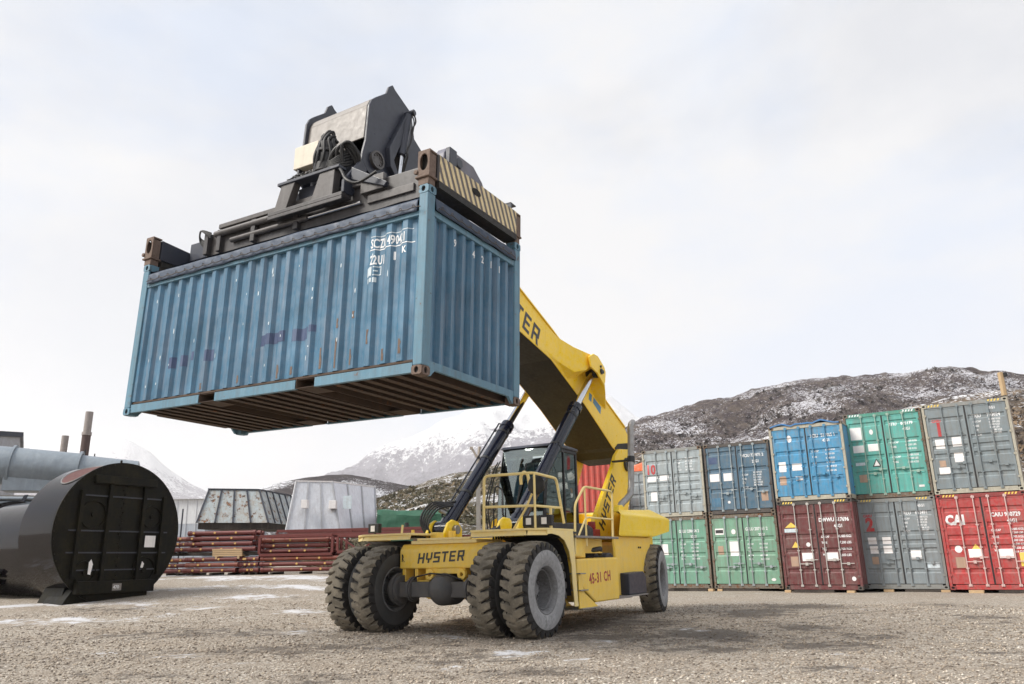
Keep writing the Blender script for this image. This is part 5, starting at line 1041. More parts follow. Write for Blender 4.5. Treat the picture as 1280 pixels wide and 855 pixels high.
# end beams
for x0, x1, so in ((5.87,6.09,1), (-.03,.19,-1)):
    xo = x1 if so > 0 else x0
    b = MB(); b.prism([(.17,2.70),(.17,3.10),(2.27,3.10),(2.27,2.70)] if so > 0 else [(.17,2.72),(.17,3.08),(2.27,2.95),(2.27,2.72)], 'x', x0+.015, x1-.015); eb = sp(b, 'end_beam', SG if so > 0 else M['charcoal'], bevel=.008)
    b = MB(); b.prism([(.19,2.60),(2.26,2.60),(2.26,2.695),(.19,2.695)], 'x', x0-.01, x1+.0); b.build('end_beam_foot', M['boom_dark'], eb)
    if so > 0:
        n = 15; y0 = .20; y1 = 2.25; stp_ = (y1-y0)/n; sh = .20; za, zb = 2.705, 3.085; b = MB()
        b.box(x1-.014, x1-.006, y0-.01, y1+.01, za-.003, zb+.003); b.build('end_beam_face', M['stripe_grey'], eb)
        for i in range(n+3):
            ya = y0+i*stp_; q = [(ya-sh, zb), (ya-sh+stp_*.5, zb), (ya+stp_*.5, za), (ya, za)]
            def cut(q, y0, sgn):
                out = []
                for k in range(len(q)):
                    A_, B_ = q[k], q[(k+1)%len(q)]; ia = (A_[0]-y0)*sgn >= 0; ib = (B_[0]-y0)*sgn >= 0
                    if ia: out.append(A_)
                    if ia != ib: t = (y0-A_[0])/(B_[0]-A_[0]); out.append((y0, A_[1]+(B_[1]-A_[1])*t))
                return out
            q = cut(cut(q, y0, 1), y1, -1)
            if len(q) < 3: continue
            b2 = MB(); b2.prism(q, 'x', x1-.005, x1-.001); b2.build('hazard_stripe', M['stripe_cream'], eb, fix=True)
        b = MB(); b.prism([(1.10+.10*math.cos(t*PI/8)*1.15, 2.92+.055*math.sin(t*PI/8)) for t in range(16)], 'x', x1+.0, x1+.003); b.build('slot', M['hole'], eb, fix=True)  # flat near-black oval stands in for the shade in a slot
    # twistlock housings
    for ya in (.0, WC-.17):
        b = MB(); xx = x0-.01; b.holed(xx+.0, xx+.20, 2.735, 3.11, xx+.10, 2.93, .066, .125, ya+(.0 if ya < 1 else .15), ya+(.02 if ya < 1 else .17), n=20)
        b.box(xx+.0, xx+.2, ya+(.021 if ya < 1 else -.02), ya+(.17 if ya < 1 else .149), 3.08, 3.109); b.box(xx, xx+.02, ya+.021, ya+.149, 2.735, 3.06); b.box(xx+.18, xx+.2, ya+.021, ya+.149, 2.735, 3.06); b.box(xx+.02, xx+.18, ya+.13, ya+.149, 2.735, 3.06)
        dk = MB(); dk.box(xx+.025, xx+.175, ya+.07, ya+.10, 2.74, 3.075)  # dark slab added inside as the shade of the housing hole
        h_ = b.build('twistlock_housing', M['rust_orange'], eb, bevel=.006)
        dk.build('housing_hole_shade', M['hole'], h_)
        b = MB(); b.box(xx-.03, xx+.21, ya-.015, ya+.19, 2.70, 2.734); b.box(xx+.01, xx+.185, ya+.01, ya+.165, 2.594, 2.699); b.cyl((xx-.02,ya-.02,2.80),(xx-.02,ya+.02,2.80),.035,12); b.build('twistlock_foot', M['rust_orange'], h_, bevel=.01)
    xm = x0-.06
    if so > 0: b = MB(); b.prism([(.55,3.0),(.60,3.40),(.66,3.50),(.9,3.52),(1.35,3.52),(1.60,3.36),(1.78,3.10),(2.2,2.98)], 'x', xm-.12, xm+.05); b.build('end_plate', paint('slate_plate', (.13,.13,.17), .45, dirt=.3) if so > 0 else CH, eb, bevel=.015, fix=True)
    if so > 0: b = MB(); b.box(xm+.05,xm+.13,.62,.80,3.22,3.48); b.cyl((xm+.04,.92,3.36),(xm+.10,.92,3.36),.09,6); b.build('plate_lug', CH, eb, bevel=.01)
    b = MB(); b.box(x0+.05,x1-.04,2.14,2.18,3.09,3.22); b.box(x0+.05,x1-.04,2.14,2.3,3.20,3.22); b.build('lifting_eye', CH, eb)
# carriage on top of the beams
b = MB(); b.box(2.50,4.10,.40,.62,3.08,3.15); b.box(2.50,4.10,.40,.43,3.02,3.08); carr = sp(b, 'carriage', SG, bevel=.01)
b = MB(); b.box(2.64,3.98,.42,.60,3.60,3.65); b.build('carriage_top', CH, carr, bevel=.008)
for (xa, xb2, xc_, xd) in ((2.58,2.86,2.72,3.02), (3.40,3.86,3.56,3.88)):
    b = MB(); b.prism([(xa,3.15),(xb2,3.15),(xd,3.60),(xc_,3.60)], 'y', .44, .58); b.build('carriage_leg', M['mid_grey'], carr, bevel=.01, fix=True)
b = MB(); b.box(2.9,3.5,.64,.70,3.15,3.58); b.box(2.6,4.0,.70,1.9,3.34,3.56); b.build('rotator_base', CH, carr, bevel=.02)
b = MB(); b.cyl((3.47,1.2,3.56),(3.47,1.2,3.72),.62,40); b.cyl((3.47,1.2,3.72),(3.47,1.2,3.86),.55,40); b.build('rotator_ring', CH, carr)
b = MB(); b.prism([(.42,3.14),(.62,3.14),(1.0,3.9),(.9,4.0),(.8,3.9),(.42,3.35)], 'x', 4.06, 4.12); b.prism([(4.12,3.40),(4.8,3.12),(4.85,3.18),(4.12,3.62)], 'y', .55, .62); b.build('carriage_bracket', CH, carr, bevel=.01, fix=True)
hose([(3.9,.5,3.64),(4.05,.42,3.5),(4.2,.38,3.3),(4.4,.42,3.22),(4.7,.48,3.35)], .025, parent=carr)
# electric box, valves and the bundle of hoses on the carriage
b = MB(); b.box(2.62,3.16,.66,1.0,4.03-.50,4.32-.38); ebx = b.build('electric_box', M['white_box'], carr, bevel=.012); ebx.location = (.03,.05,.50)
b = MB()
for k in range(7): b.cyl((2.66+.075*k,.72,4.02-.10),(2.66+.075*k,.72,4.02-.20),.016,6)
b.build('cable_gland', M['steel'], carr)
for k in range(10):
    x = 2.68+.055*k; y = .62+.04*math.sin(k*2.1); hose([(x,y+.08,3.88),(x+.02,y,3.80),(x+.06+.1*math.sin(k),y-.08,3.74),(x+.2,y-.02,3.69+.02*math.sin(k*3)),(3.35,.62,3.74+.015*k)], .015, parent=carr)
b = MB()
for z0_, z1_, r in ((3.66,3.82,.19), (3.82,4.0,.165), (4.0,4.06,.19), (4.06,4.2,.155)): b.cyl((3.52,.60,z0_),(3.52,.60,z1_),r,20)
b.build('hose_drum', M['black'], carr, bevel=.015)
for k in range(12):
    a = k*.55; hose([(3.52+.17*math.cos(a),.60+.17*math.sin(a),3.70),(3.52+.19*math.cos(a+.3),.60+.19*math.sin(a+.3),3.95),(3.52+.13*math.cos(a+.2),.60+.13*math.sin(a),4.22),(3.52+.10*math.cos(a+1.2),.62+.1*math.sin(a+1.2),4.36+.05*math.sin(k*5)),(3.52+.14*math.cos(a+2.5),.7,4.24)], .022, parent=carr)
for k in range(6): hose([(3.55,.55,3.72+.03*k),(3.75,.48,3.68+.02*k),(3.95,.62,3.72+.05*k),(4.0,.85,3.9+.03*k)], .022, parent=carr)
for k in range(3): hose([(3.7+.1*k,.6,3.70),(3.74+.1*k,.5,3.92+.04*k),(3.9+.08*k,.55,4.05),(4.0+.06*k,.7,3.88),(4.02,.8,3.70)], .03, parent=carr)

# ------------------------------------------------------------------ left side of the yard
# big black drum with its bolted end
TD = Vector((.88,-.475,0)).normalized(); TR = math.atan2(TD.y, TD.x)
tk_ = empty('flue_drum', (-11.0, 22.0, 0), TR); tag(tk_, 'large glossy black steel drum lying on saddles with a bolted flat end', 'tank')
BK = paint('gloss_black_paint', (.003,.003,.005), .07, rvar=.06, rust=.0, dirt=.06, dirtcol=(.05,.012,.015), streak=.06, var=.2, spec=.35, dents=.04, bump=.015); BM = paint('end_black_paint', (.006,.006,.0055), .42, rust=.0, dirt=.5, dirtcol=(.035,.030,.012), streak=.1, spec=.15)
R1 = 1.86; zc = 2.13
b = MB(); b.lathe([(R1-.02,-1.55),(R1,-1.55),(R1,-.03),(R1-.02,-.03)], 80, 'x', (0,0,zc)); b.lathe([(0,-1.55),(R1-.02,-1.55)], 80, 'x', (0,0,zc)); b.build('shell', BK, tk_)
b = MB(); b.lathe([(1.38,-11),(1.38,-1.55)], 64, 'x', (0,0,zc-.36)); b.lathe([(1.38,-5.2),(1.46,-5.2),(1.46,-5.12),(1.38,-5.12)], 64, 'x', (0,0,zc-.36)); b.build('shell', BK, tk_)
b = MB(); b.lathe([(0,0),(R1+.05,0),(R1+.05,-.04),(R1-.02,-.04)], 80, 'x', (0,0,zc)); en = b.build('end_plate', BM, tk_)
b = MB()
for i in range(60): t = 2*PI*i/60; b.cyl((0,(R1)*math.cos(t),zc+(R1)*math.sin(t)),(.03,(R1)*math.cos(t),zc+(R1)*math.sin(t)),.022,6)
for i in range(26): b.cyl((.0,-.02+.05*(i%2),zc-1.5+i*.12),(.035,-.02+.05*(i%2),zc-1.5+i*.12),.028,6)
o = b.build('bolt', BM, tk_); o['kind'] = 'stuff'
for y, h in ((-1.25,1.2),(-.45,1.55),(.62,1.5),(1.28,1.15)): b = MB(); b.box(.002,.10,y-.05,y+.05,zc-h,zc+h*.9); b.build('stiffener', BM, tk_, bevel=.006)
b = MB(); b.box(.002,.13,-.95,.95,zc+1.28,zc+1.5); b.build('top_channel', BM, tk_, bevel=.01)
b = MB(); b.box(.002,.16,-1.15,1.15,zc-1.6,zc-1.28); b.build('bottom_channel', BM, tk_, bevel=.01)
for z in (.95,.02,-.55,-1.0): b = MB(); b.box(.002,.04,-1.5 if abs(z) < .6 else -1.2,1.5 if abs(z) < .6 else 1.2,zc+z-.015,zc+z+.02); b.build('rod', M['charcoal'], tk_)
for y, z, r in ((-.85,.45,.38),(.95,.45,.32),(.85,-1.0,.36),(-.9,-1.05,.3)): b = MB(); b.lathe([(r-.03,0),(r-.03,.05),(r,.05),(r,0)], 32, 'x', (0,y,zc+z)); b.lathe([(.0,.06),(.07,.06),(.07,0)], 16, 'x', (0,y,zc+z)); b.build('hatch_ring', BM, tk_)
b = MB(); b.add([(.045,.78,zc-.40),(.045,1.12,zc-.40),(.045,1.12,zc-.08),(.045,.78,zc-.08)], [(0,1,2,3)]); b.build('data_plate', M['placard'], tk_)
b = MB(); b.add([(.165,-.15,zc-1.54),(.165,.12,zc-1.54),(.165,.12,zc-1.36),(.165,-.15,zc-1.36)], [(0,1,2,3)]); nb = b.build('number_plate', M['charcoal_light'], tk_)
place_text('470', .12, 0, 0, M['letter_white'], nb, bold=.003, M4=frame4((.170,-.13,zc-1.49), (0,1,0), (0,0,1)))
b = MB(); b.add([(.09,-.86,zc-1.1),(.09,-.78,zc-1.12),(.09,-.74,zc-.85),(.09,-.80,zc-.72),(.09,-.86,zc-.80)], [(0,1,2,3,4)]); b.add([(.05,.72,zc-.95),(.05,.80,zc-.97),(.05,.83,zc-.85),(.05,.76,zc-.78)], [(0,1,2,3)]); b.build('paint_splash', M['placard'], tk_)
b = MB(); b.prism([(-1.45,.10),(-1.30,.40),(-1.05,.75),(1.05,.75),(1.1,.55),(1.1,.28),(-.9,.28),(-.95,.10)], 'x', -.9, -.05); b.hexa([(-1.3,-1.35,.12),(-.2,-1.35,.12),(-.2,-.5,.12),(-1.3,-.5,.12)], [(-1.1,-1.1,.95),(-.4,-1.1,.95),(-.4,-.55,.95),(-1.1,-.55,.95)]); b.box(-1.45,-.1,-1.45,-.4,.08,.12); b.build('saddle', BM, tk_, bevel=.01, fix=True)
for x in (-4.2,-5.6,-7.4):
    b = MB(); b.box(x-.1,x+.1,-1.2,-.95,-.1,1.2); b.box(x-.1,x+.1,.95,1.2,-.1,1.2); b.box(x-.12,x+.12,-1.3,1.3,.15,.32); b.build('support_leg', BM, tk_, bevel=.01)
b = MB(); b.box(-8,-3.3,-1.35,-1.2,.95,1.1); b.box(-5.6,-4.2,-1.42,-1.36,.3,.5); b.build('support_rail', BM, tk_)
b = MB(); n = 24; vs = []; ctr = (-.62, math.radians(-30))
for k in (0, 1, 2, 3):
    for i in range(n):
        t = 2*PI*i/n; q = (1, .66, .33, .02)[k]; x = ctr[0]+.50*math.cos(t)*q; a = ctr[1]+.30*math.sin(t)*q; r = R1+.012; vs.append((x, r*math.sin(a), zc+r*math.cos(a)))
b.add(vs, [(k*n+i, k*n+(i+1)%n, (k+1)*n+(i+1)%n, (k+1)*n+i) for k in range(3) for i in range(n)]); vs = vs[:n]; b.build('opening', paint('primer_inside', (.075,.014,.014), .7, dirt=.2), tk_)
b = MB(); b.tube(vs+[vs[0]], .02, 6); b.build('opening_rim', M['rim'], tk_)
b = MB(); b.cyl((-3.8,-1.25,zc-.1),(-3.8,-1.5,zc-.1),.12,12); b.cyl((-.3,0,zc+R1),(-.3,0,zc+R1+.15),.03,8); b.build('nozzle', BM, tk_)
# grey-blue duct with flanges behind the drum
DG = paint('galvanised_duct', (.24,.28,.32), .4, dirt=.35, dirtcol=(.2,.22,.24), streak=.3, metallic=.35, dents=.4)
dd = Vector((17.2-11.9, 0, 0)); P0, P1 = Vector((-22.5,28.6,5.25)), Vector((-15.35,31.5,4.72)); A = (P1-P0).normalized()
du = empty('steel_duct', P0, math.atan2(A.y, A.x)); tag(du, 'long grey blue round steel duct with raised flanges above the black drum', 'duct')
Ld = (P1-P0).length; sl = (P1.z-P0.z)/Ld
b = MB(); b.lathe([(.0,0),(.73,0),(.72,5.6),(.66,5.6),(.62,Ld),(.2,Ld+.15),(.0,Ld+.15)], 48, 'x'); o = b.build('duct_body', DG, du); o.rotation_euler = (0,-math.atan(sl),0)
for x in (1.0, 3.3, 5.6): b = MB(); b.lathe([(.70,x),(.80,x),(.80,x+.09),(.70,x+.09)], 48, 'x'); q = b.build('duct_flange', DG, du); q.rotation_euler = (0,-math.atan(sl),0)
b = MB(); b.box(.2,2.2,-.55,.55,-1.1,-.6); b.box(3.2,5.5,-.55,.55,-1.2,-.62); b.build('duct_outlet', DG, du, bevel=.01)
b = MB(); b.box(.5,.7,-.5,.5,-4.6,-.9); b.box(5.0,5.2,-.5,.5,-4.5,-1.1); b.build('duct_support', DG, du)
lv = empty('louvred_casing', (-19.8, 27.9, .9), math.radians(22)); tag(lv, 'grey slatted steel casing between the black drum and the round duct', 'casing')
b = MB(); b.box(-1.8,2.4,.1,1.6,-.8,2.9); b.build('casing_body', M['charcoal_light'], lv)
for k in range(12): b = MB(); b.hexa([(-1.8,-.04,1.2+k*.14),(2.3,-.04,1.2+k*.14),(2.3,.1,1.26+k*.14),(-1.8,.1,1.26+k*.14)], [(-1.8,-.04,1.25+k*.14),(2.3,-.04,1.25+k*.14),(2.3,.1,1.31+k*.14),(-1.8,.1,1.31+k*.14)]); b.build('louvre', DG, lv)
for x in (-.2, 1.2): b = MB(); b.prism([(x,1.1),(x+.12,1.1),(x+.9,2.9),(x+.78,2.9)], 'y', -.12, -.05); b.build('brace', M['charcoal'], lv)
# chimneys and mast beyond
CHM = paint('sooty_chimney', (.085,.055,.05), .7, rust=.3, dirt=.5, dirtcol=(.07,.05,.05), streak=.4); CHT = paint('chimney_top', (.30,.27,.26), .7, dirt=.5)
def chimney(x, y, z1, r, lab, f=.86):
    b = MB(); z0 = float(ground_z(x, y)); b.cyl((0,0,0),(0,0,(z1-z0)*f),r,20); o = b.build('chimney', CHM); o.location = (x, y, z0)
    b = MB(); b.cyl((0,0,(z1-z0)*f),(0,0,z1-z0),r*.88,20); b.cyl((0,0,(z1-z0)*(f-.01)),(0,0,(z1-z0)*(f+.01)),r*1.12,20); b.build('chimney_top', CHT, o); tag(o, lab, 'chimney')
chimney(-22.35, 40, 9.1, .21, 'tall sooty chimney stack with a paler top, right of the short one'); chimney(-23.45, 40, 7.85, .19, 'short stubby chimney left of the tall stack')
b = MB(); z0 = float(ground_z(-21.2, 38)); b.cyl((0,0,z0),(0,0,6.8),.04,8); b.cyl((-1.0,0,6.45),(.55,0,6.45),.03,8); b.cyl((-.95,0,6.2),(-.95,0,6.75),.03,8); b.cyl((.5,0,5.5),(.5,0,6.6),.03,8); o = b.build('wire_pole', M['black']); o.location = (-21.2, 38, 0); tag(o, 'thin dark pole with a crossbar in front of the tall chimney', 'pole')
hb = empty('grey_building', (-27.1, 42, 0), .55); tag(hb, 'small grey flat roofed building at the far left edge', 'building')
HBm = paint('grey_cladding', (.33,.34,.37), .7, dirt=.3)
b = MB(); b.box(-7,0,0,6,.2,8.15); b.build('wall', HBm, hb); b = MB(); b.box(-7.1,.12,-.1,6.1,8.15,8.42); b.build('roof', M['charcoal'], hb)
for k in range(4): b = MB(); b.box(-6.5+k*1.65,-5.5+k*1.65,-.03,.01,5.6,7.0); b.build('window', M['charcoal'], hb)
wh = empty('warehouse', (-55, 80, 0)); tag(wh, 'long pale warehouse with white upper walls beyond the steel drum', 'building')
b = MB(); b.box(0,23.6,0,20,5.3,7.75); b.build('upper_wall', paint('white_cladding', (.62,.64,.67), .6, dirt=.15), wh); b = MB(); b.box(.02,23.58,.02,19.98,.3,5.3); b.build('lower_wall', paint('blue_grey_cladding', (.36,.40,.46), .6, dirt=.2), wh)
b = MB(); b.hexa([(-.3,-.3,7.75),(23.9,-.3,7.75),(23.9,20.3,7.75),(-.3,20.3,7.75)], [(-.3,9.9,8.3),(23.9,9.9,8.3),(23.9,10.1,8.3),(-.3,10.1,8.3)]); b.build('roof', paint('pale_roof', (.55,.57,.6), .5), wh)
for k in range(24): b = MB(); b.box(k*.98,k*.98+.05,-.05,.0,.3,7.7); b.build('cladding_rib', paint('rib', (.5,.52,.56), .6) if k == 0 else bpy.data.materials['rib'], wh)
b = MB(); z0 = float(ground_z(-16.7, 39.5)); b.cyl((0,0,0),(0,0,3.15),.04,8); o = b.build('fence_post', M['charcoal']); o.location = (-16.7, 39.5, z0); tag(o, 'thin dark fence post in front of the pale warehouse', 'post')

# pipe stacks
PR = paint('red_oxide_pipe', (.125,.020,.017), .5, rust=.1, dirt=.35, dirtcol=(.11,.03,.025), streak=0, scale=2); PR2 = paint('orange_oxide_pipe', (.19,.038,.02), .5, dirt=.3, streak=0)
YD = paint('yellow_cap', (.50,.29,.05), .5, dirt=.3)
pm_cache = {}
def pipe_me(L_, mat):
    k = (round(L_, 2), mat.name)
    if k not in pm_cache:
        b = MB(); b.cyl((0,0,0),(L_,0,0),.085,12); b.cyl((-.02,0,0),(.1,0,0),.10,12); b.cyl((L_-.1,0,0),(L_+.02,0,0),.10,12); pm_cache[k] = b.mesh('pipe', [mat])
    return pm_cache[k]
b = MB(); b.cyl((0,-.08,0),(0,-.12,.01),.042,8); CAP = b.mesh('clamp', [YD])
def bundle(x, y, z, L_, rows, deep, rz, label, mat=None, dz=.21):
    t = empty('pipe_bundle', (x, y, z), rz); tag(t, label, 'pipes', 'bundles of red steel pipes stacked in the yard')
    for r in range(rows):
        for d in range(deep):
            o = obj('pipe', pipe_me(L_, (PR2 if random.random() < .25 else PR) if mat is None else mat), t, (random.uniform(-.08,.08), d*.2, .1+r*dz))
            if d == 0:
                for k in range(3): obj('clamp', CAP, o, (L_*(.12+.3*k)+random.uniform(-.15,.3), 0, 0))
    for k in range(3):
        b = MB(); xx = L_*(.12+.36*k); b.box(xx,xx+.08,-.05,deep*.2,-.08,.005); b.build('dunnage', M['dark_wood'], t)
    b = MB(); b.box(L_*.3,L_*.3+.03,-.11,deep*.2-.08,rows*dz+.005,rows*dz+.012); b.build('strap', M['black'], t)
    return t
G = lambda x, y: float(ground_z(x, y))
yb = 32.
bundle(-13.2, yb, G(-13,yb)+.10, 2.1, 3, 6, -.06, 'lower bundle of red pipes on the snow, with pale timber on top')
bundle(-11.0, yb-.05, G(-11,yb)+.09, .75, 3, 6, -.06, 'short lower pipe bundle right of the timber one')
bundle(-13.25, yb+.1, 1.72, 2.75, 4, 6, -.06, 'upper bundle of four rows of red pipes under the rusty grey hopper')
bundle(-14.6, yb+1.2, G(-14.5,yb)+.1, 1.2, 3, 5, -.06, 'lower bundle of pipes next to the black drum'); bundle(-14.7, yb+1.2, 1.75, 1.3, 3, 5, -.06, 'upper bundle of pipes next to the black drum')
bundle(-10.15, yb-.1, G(-9,yb)+.08, 3.35, 3, 6, -.10, 'long lower bundle of red pipes left of the reach stacker tyre')
bundle(-6.6, yb-.35, G(-5.5,yb)+.12, 2.3, 3, 6, -.12, 'lower bundle of red pipes under the latticed frame, mostly hidden by the front tyres')
b = MB(); b.box(-13.1,-10.3,yb+.0,yb+1.4,G(-13,yb)+.78,G(-13,yb)+.9); b.box(-14.4,-13.3,yb+1.3,yb+2.2,G(-13,yb)+.80,G(-13,yb)+.92); o = b.build('dunnage_beam', M['dark_wood'], bevel=.01); tag(o, 'dark timber beams between the lower and upper pipe bundles', 'beams')
def truss(x, y, z, L_, h, rz, label, inner=True):
    t = empty('pipe_rack', (x, y, z), rz); tag(t, label, 'frame', 'red steel frames stacked on the pipes')
    for yy in (0, 1.1):
        for zz in (0, h): b = MB(); b.box(0,L_,yy-.05,yy+.05,zz-.05,zz+.06); b.build('chord', PR, t, bevel=.006)
    n = max(1, round(L_/2.9))
    for k in range(n+1):
        xx = k*L_/n
        for yy in (0, 1.1): b = MB(); b.box(xx-.05,xx+.05,yy-.048,yy+.048,.06,h-.05); b.build('upright', PR, t, bevel=.004)
    if not inner:
        for k in range(4):
            b = MB(); x0 = .1+k*L_/4.3; s = 1 if k % 2 else -1; b.tube([(x0,0,.05 if s > 0 else h-.05),(x0+L_/4.5,0,h-.05 if s > 0 else .05)], .04, 4); b.build('diagonal', PR, t)
    return t
truss(-10.25, yb-.15, 1.55, 3.0, .72, -.10, 'red steel frame packed with pipes below the white hopper')
bundle(-10.15, yb+.05, 1.60, 2.75, 3, 5, -.10, 'pipes with dark couplings lying inside the red steel frame')
truss(-7.05, yb-.5, 1.62, 3.6, .62, -.12, 'red latticed steel frame right of the pipe stack, behind the tyre', False)
b = MB(); b.box(-10.2,-4.5,yb-.1,yb+1.2,1.36,1.47); o = b.build('dunnage_beam', M['dark_wood']); o.rotation_euler = (0,0,0); tag(o, 'dark beam carrying the red steel frames over the lower pipes', 'beams')
truss(-9.9, yb+.9, 2.35, 6.4, .16, -.12, 'flat red frame lying on top of the pipe frame in front of the white hopper')
tt = empty('timber_stack', (-12.1, yb-.15, G(-12,yb)+.74), -.05); tag(tt, 'small stack of pale sawn boards lying on the lower pipe bundle', 'timber')
for r in range(4):
    for d in range(3): b = MB(); b.box(0,1.2,d*.2,d*.2+.18,r*.075,r*.075+.065); o = b.build('board', M['wood'], tt, bevel=.004); o.location = (random.uniform(-.05,.05), 0, 0)
b = MB(); b.box(1.0,1.08,0,.6,-.10,-.0); b.box(.1,.18,0,.6,-.1,0); b.build('board', M['wood'], tt)
# hoppers
def hopper(name, label, bot, top, z0b, mat, ribmat, nribs, lid=None, side=None):
    t = empty(name, (*bot[0][:2], 0)); O = Vector((*bot[0][:2], 0)); tag(t, label, 'hopper')
    B = [Vector(p)-O for p in bot]; T = [Vector(p)-O for p in top]
    for i, nm in ((0,'front_panel'), (1,'side_panel'), (2,'rear_panel'), (3,'side_panel')):
        j = (i+1) % 4; b = MB(); nrm = (B[j]-B[i]).cross(T[i]-B[i]).normalized()
        b.hexa([B[i], B[j], B[j]-nrm*.02, B[i]-nrm*.02], [T[i], T[j], T[j]-nrm*.02, T[i]-nrm*.02]); pn = b.build(nm, (side or mat) if i == 1 else mat, t, fix=True)
        n = nribs[i % 2]
        for k in range(n+1):
            f = k/n; a_ = B[i].lerp(B[j], f); c_ = T[i].lerp(T[j], f); e = (B[j]-B[i]).normalized()*.035; b = MB()
            b.hexa([a_-e+nrm*.001, a_+e+nrm*.001, a_+e+nrm*.05, a_-e+nrm*.05], [c_-e+nrm*.001, c_+e+nrm*.001, c_+e+nrm*.05, c_-e+nrm*.05]); b.build('rib', ribmat, pn, fix=True)
    b = MB(); up = Vector((0,0,.06)); c = sum(T, Vector())/4; TT = [c+(p-c)*1.03 for p in T]; b.hexa(TT, [p+up for p in TT]); b.build('lid', lid or ribmat, t)
    b = MB(); c = sum(B, Vector())/4; BB = [c+(p-c)*.97 for p in B]; b.hexa([p-Vector((0,0,.28)) for p in BB], [p-Vector((0,0,.005)) for p in BB]); b.build('base_frame', M['dark_wood'], t)
    return t
hA = hopper('steel_hopper', 'dull grey steel hopper streaked with rust on top of the red pipes', [(-14.14, 35.0, 3.03), (-11.27, 36.0, 3.03), (-10.8, 39.5, 3.03), (-13.67, 38.5, 3.03)], [(-14.05, 35.88, 4.55), (-11.98, 36.6, 4.55), (-11.51, 40.1, 4.55), (-13.58, 39.38, 4.55)], 0,
   paint('rusty_grey_steel', (.37,.42,.44), .5, rust=.66, dirt=.5, dirtcol=(.26,.15,.05), streak=.5, scale=.7), M['charcoal'], (4, 5))
hB = hopper('steel_hopper', 'pale silver metal hopper with its lit side painted paler beside the rusty one', [(-10.19, 35.2, 2.63), (-8.01, 36.0, 2.63), (-6.78, 38.5, 2.63), (-8.96, 37.7, 2.63)], [(-10.07, 35.95, 4.85), (-8.56, 36.5, 4.85), (-7.08, 39.5, 4.85), (-8.59, 38.95, 4.85)], 0,
   paint('silver_cladding', (.58,.60,.64), .35, dirt=.3, dirtcol=(.3,.28,.3), streak=.3, metallic=.25, dents=.2), paint('galvanised_rib', (.42,.43,.46), .4, metallic=.3), (3, 3), lid=M['placard'], side=paint('lit_side_cladding', (.72,.74,.80), .4, dirt=.25, dirtcol=(.45,.45,.5), streak=.3))  # side panel paler than the front: its stronger light is put into the colour
O = Vector((-10.19,35.2,0))
for (p, s_) in (((-9.55,35.35,3.75),.22), ((-8.45,36.0,3.75),.26)):
    b = MB(); q = Vector(p)-O; b.box(q.x-.05,q.x+s_,q.y-.15,q.y+.2,q.z-.15,q.z+.22); b.build('junction_box', M['placard'], hB, bevel=.01)
b = MB(); q = Vector((-7.95,36.35,3.8))-O; b.box(q.x,q.x+.4,q.y-.1,q.y-.05,q.z-.2,q.z+.4); b.build('junction_box', M['letter_faded'], hB)
# green tarpaulin load
GT = paint('green_tarpaulin', (.012,.085,.045), .55, dirt=.2, dirtcol=(.06,.16,.12), streak=.1, bump=.5, dents=.8)
b = MB(); n = 28; vs = []
for i in range(n+1):
    for j, (yy, zz) in enumerate(((0,0),(.02,.6),(.05,1.2),(.3,1.42),(1.4,1.5),(2.6,1.4),(2.9,1.0),(2.95,0))):
        x = i/n*3.3; vs.append((x, yy+.07*mnoise.noise(Vector((x*2.2, j*.7, 1))), zz+(.08*mnoise.noise(Vector((x*1.4, j, 4)))-.05*math.sin(x*1.1) if j > 1 else 0)))
b.add(vs, [(i*8+j, (i+1)*8+j, (i+1)*8+j+1, i*8+j+1) for i in range(n) for j in range(7)], True)
o = b.build('covered_load', GT); o.location = (-6.35,36.2,2.12); o.rotation_euler = (0,0,.12); tag(o, 'load covered with a dark green tarpaulin between the white hopper and the slope', 'tarpaulin')
b = MB(); b.box(0,3.3,.2,2.7,-1.5,0); b.build('load_base', M['dark_wood'], o)
b = MB(); b.cyl((0,0,0),(0,0,.35),.09,12); o = b.build('bollard', M['black']); o.location = (-4.6,33.5,2.45); tag(o, 'small black cap standing on the green covered load', 'cap')
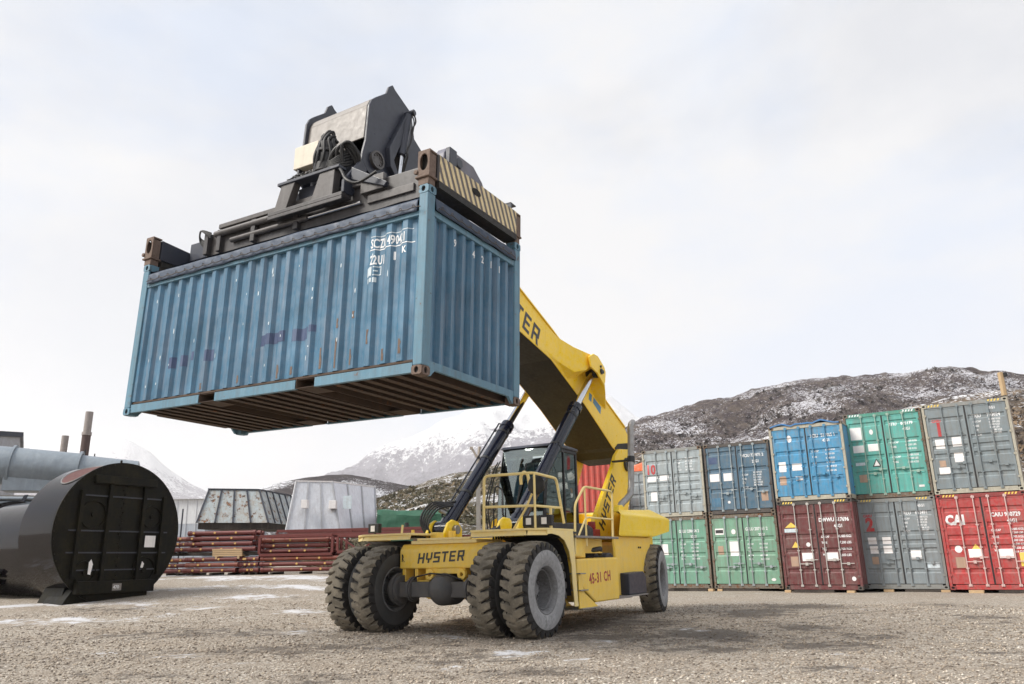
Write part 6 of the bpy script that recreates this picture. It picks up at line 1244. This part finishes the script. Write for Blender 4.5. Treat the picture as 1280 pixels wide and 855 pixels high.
# red trailer behind the nose
b = MB(); b.box(0,6,0,1.6,1.5,2.35); o = b.build('site_skip', PR, bevel=.03); o.location = (-3.6, 38, 0); tag(o, 'dark red open skip low behind the machine nose', 'skip')
b = MB(); b.box(.3,.5,.2,1.4,.1,1.5); b.box(5.5,5.7,.2,1.4,.1,1.5); b.box(-.05,6.05,-.05,1.65,2.3,2.4); b.build('skip_rim', PR, o)
# utility poles
def pole(x, y, z1, r, lab, top):
    z0 = float(ground_z(x, y)); b = MB(); b.cyl((0,0,0),(0,0,z1-z0),r*1.15,12,r); o = b.build('utility_pole', M['pole_wood']); o.location = (x, y, z0); tag(o, lab, 'pole'); top(o, z1-z0); return o
def topY(o, h):
    b = MB(); b.cyl((0,0,h-.1),(.06,0,h+.5),.06,10); b.cyl((0,0,h-.05),(-.26,0,h+.42),.05,10); b.box(-.36,-.22,-.06,.06,h+.38,h+.50); b.build('pole_fork', M['pole_wood'], o)
    b = MB(); b.box(-.09,.09,-.14,-.08,h-3.4,h-.2); b.build('pole_board', M['steel'], o)
pole(-1.53, 33, 5.4, .085, 'thin weathered pole with a forked top, behind the right lift cylinder', topY)
def topL(o, h):
    b = MB(); b.box(-.13,.0,-.10,.10,h-1.0,h+.02); b.build('pole_board', M['wood'], o, bevel=.01); b = MB(); b.box(-.0,.12,-.2,-.05,h-.2,h-.02); b.build('pole_lamp', M['black'], o, bevel=.02)
pole(21.2, 32.6, 8.65, .075, 'grey wooden pole with a tan board on top, right of the container marked 1', topL)

# ------------------------------------------------------------------ thin haze
b = MB(); b.box(-9600,9600,-9600,9600,-6,1250)
m, nt, bs, L = newmat('haze'); out = nt.nodes['Material Output']; nt.nodes.remove(bs)
pv = N(nt, 'ShaderNodeVolumePrincipled'); pv.inputs['Color'].default_value = (.99,.99,1,1); pv.inputs['Density'].default_value = .00011; pv.inputs['Anisotropy'].default_value = .1
L(pv.outputs[0], out.inputs['Volume']); o = b.build('haze', m); o['kind'] = 'stuff'; o['label'] = 'thin pale haze over the valley'
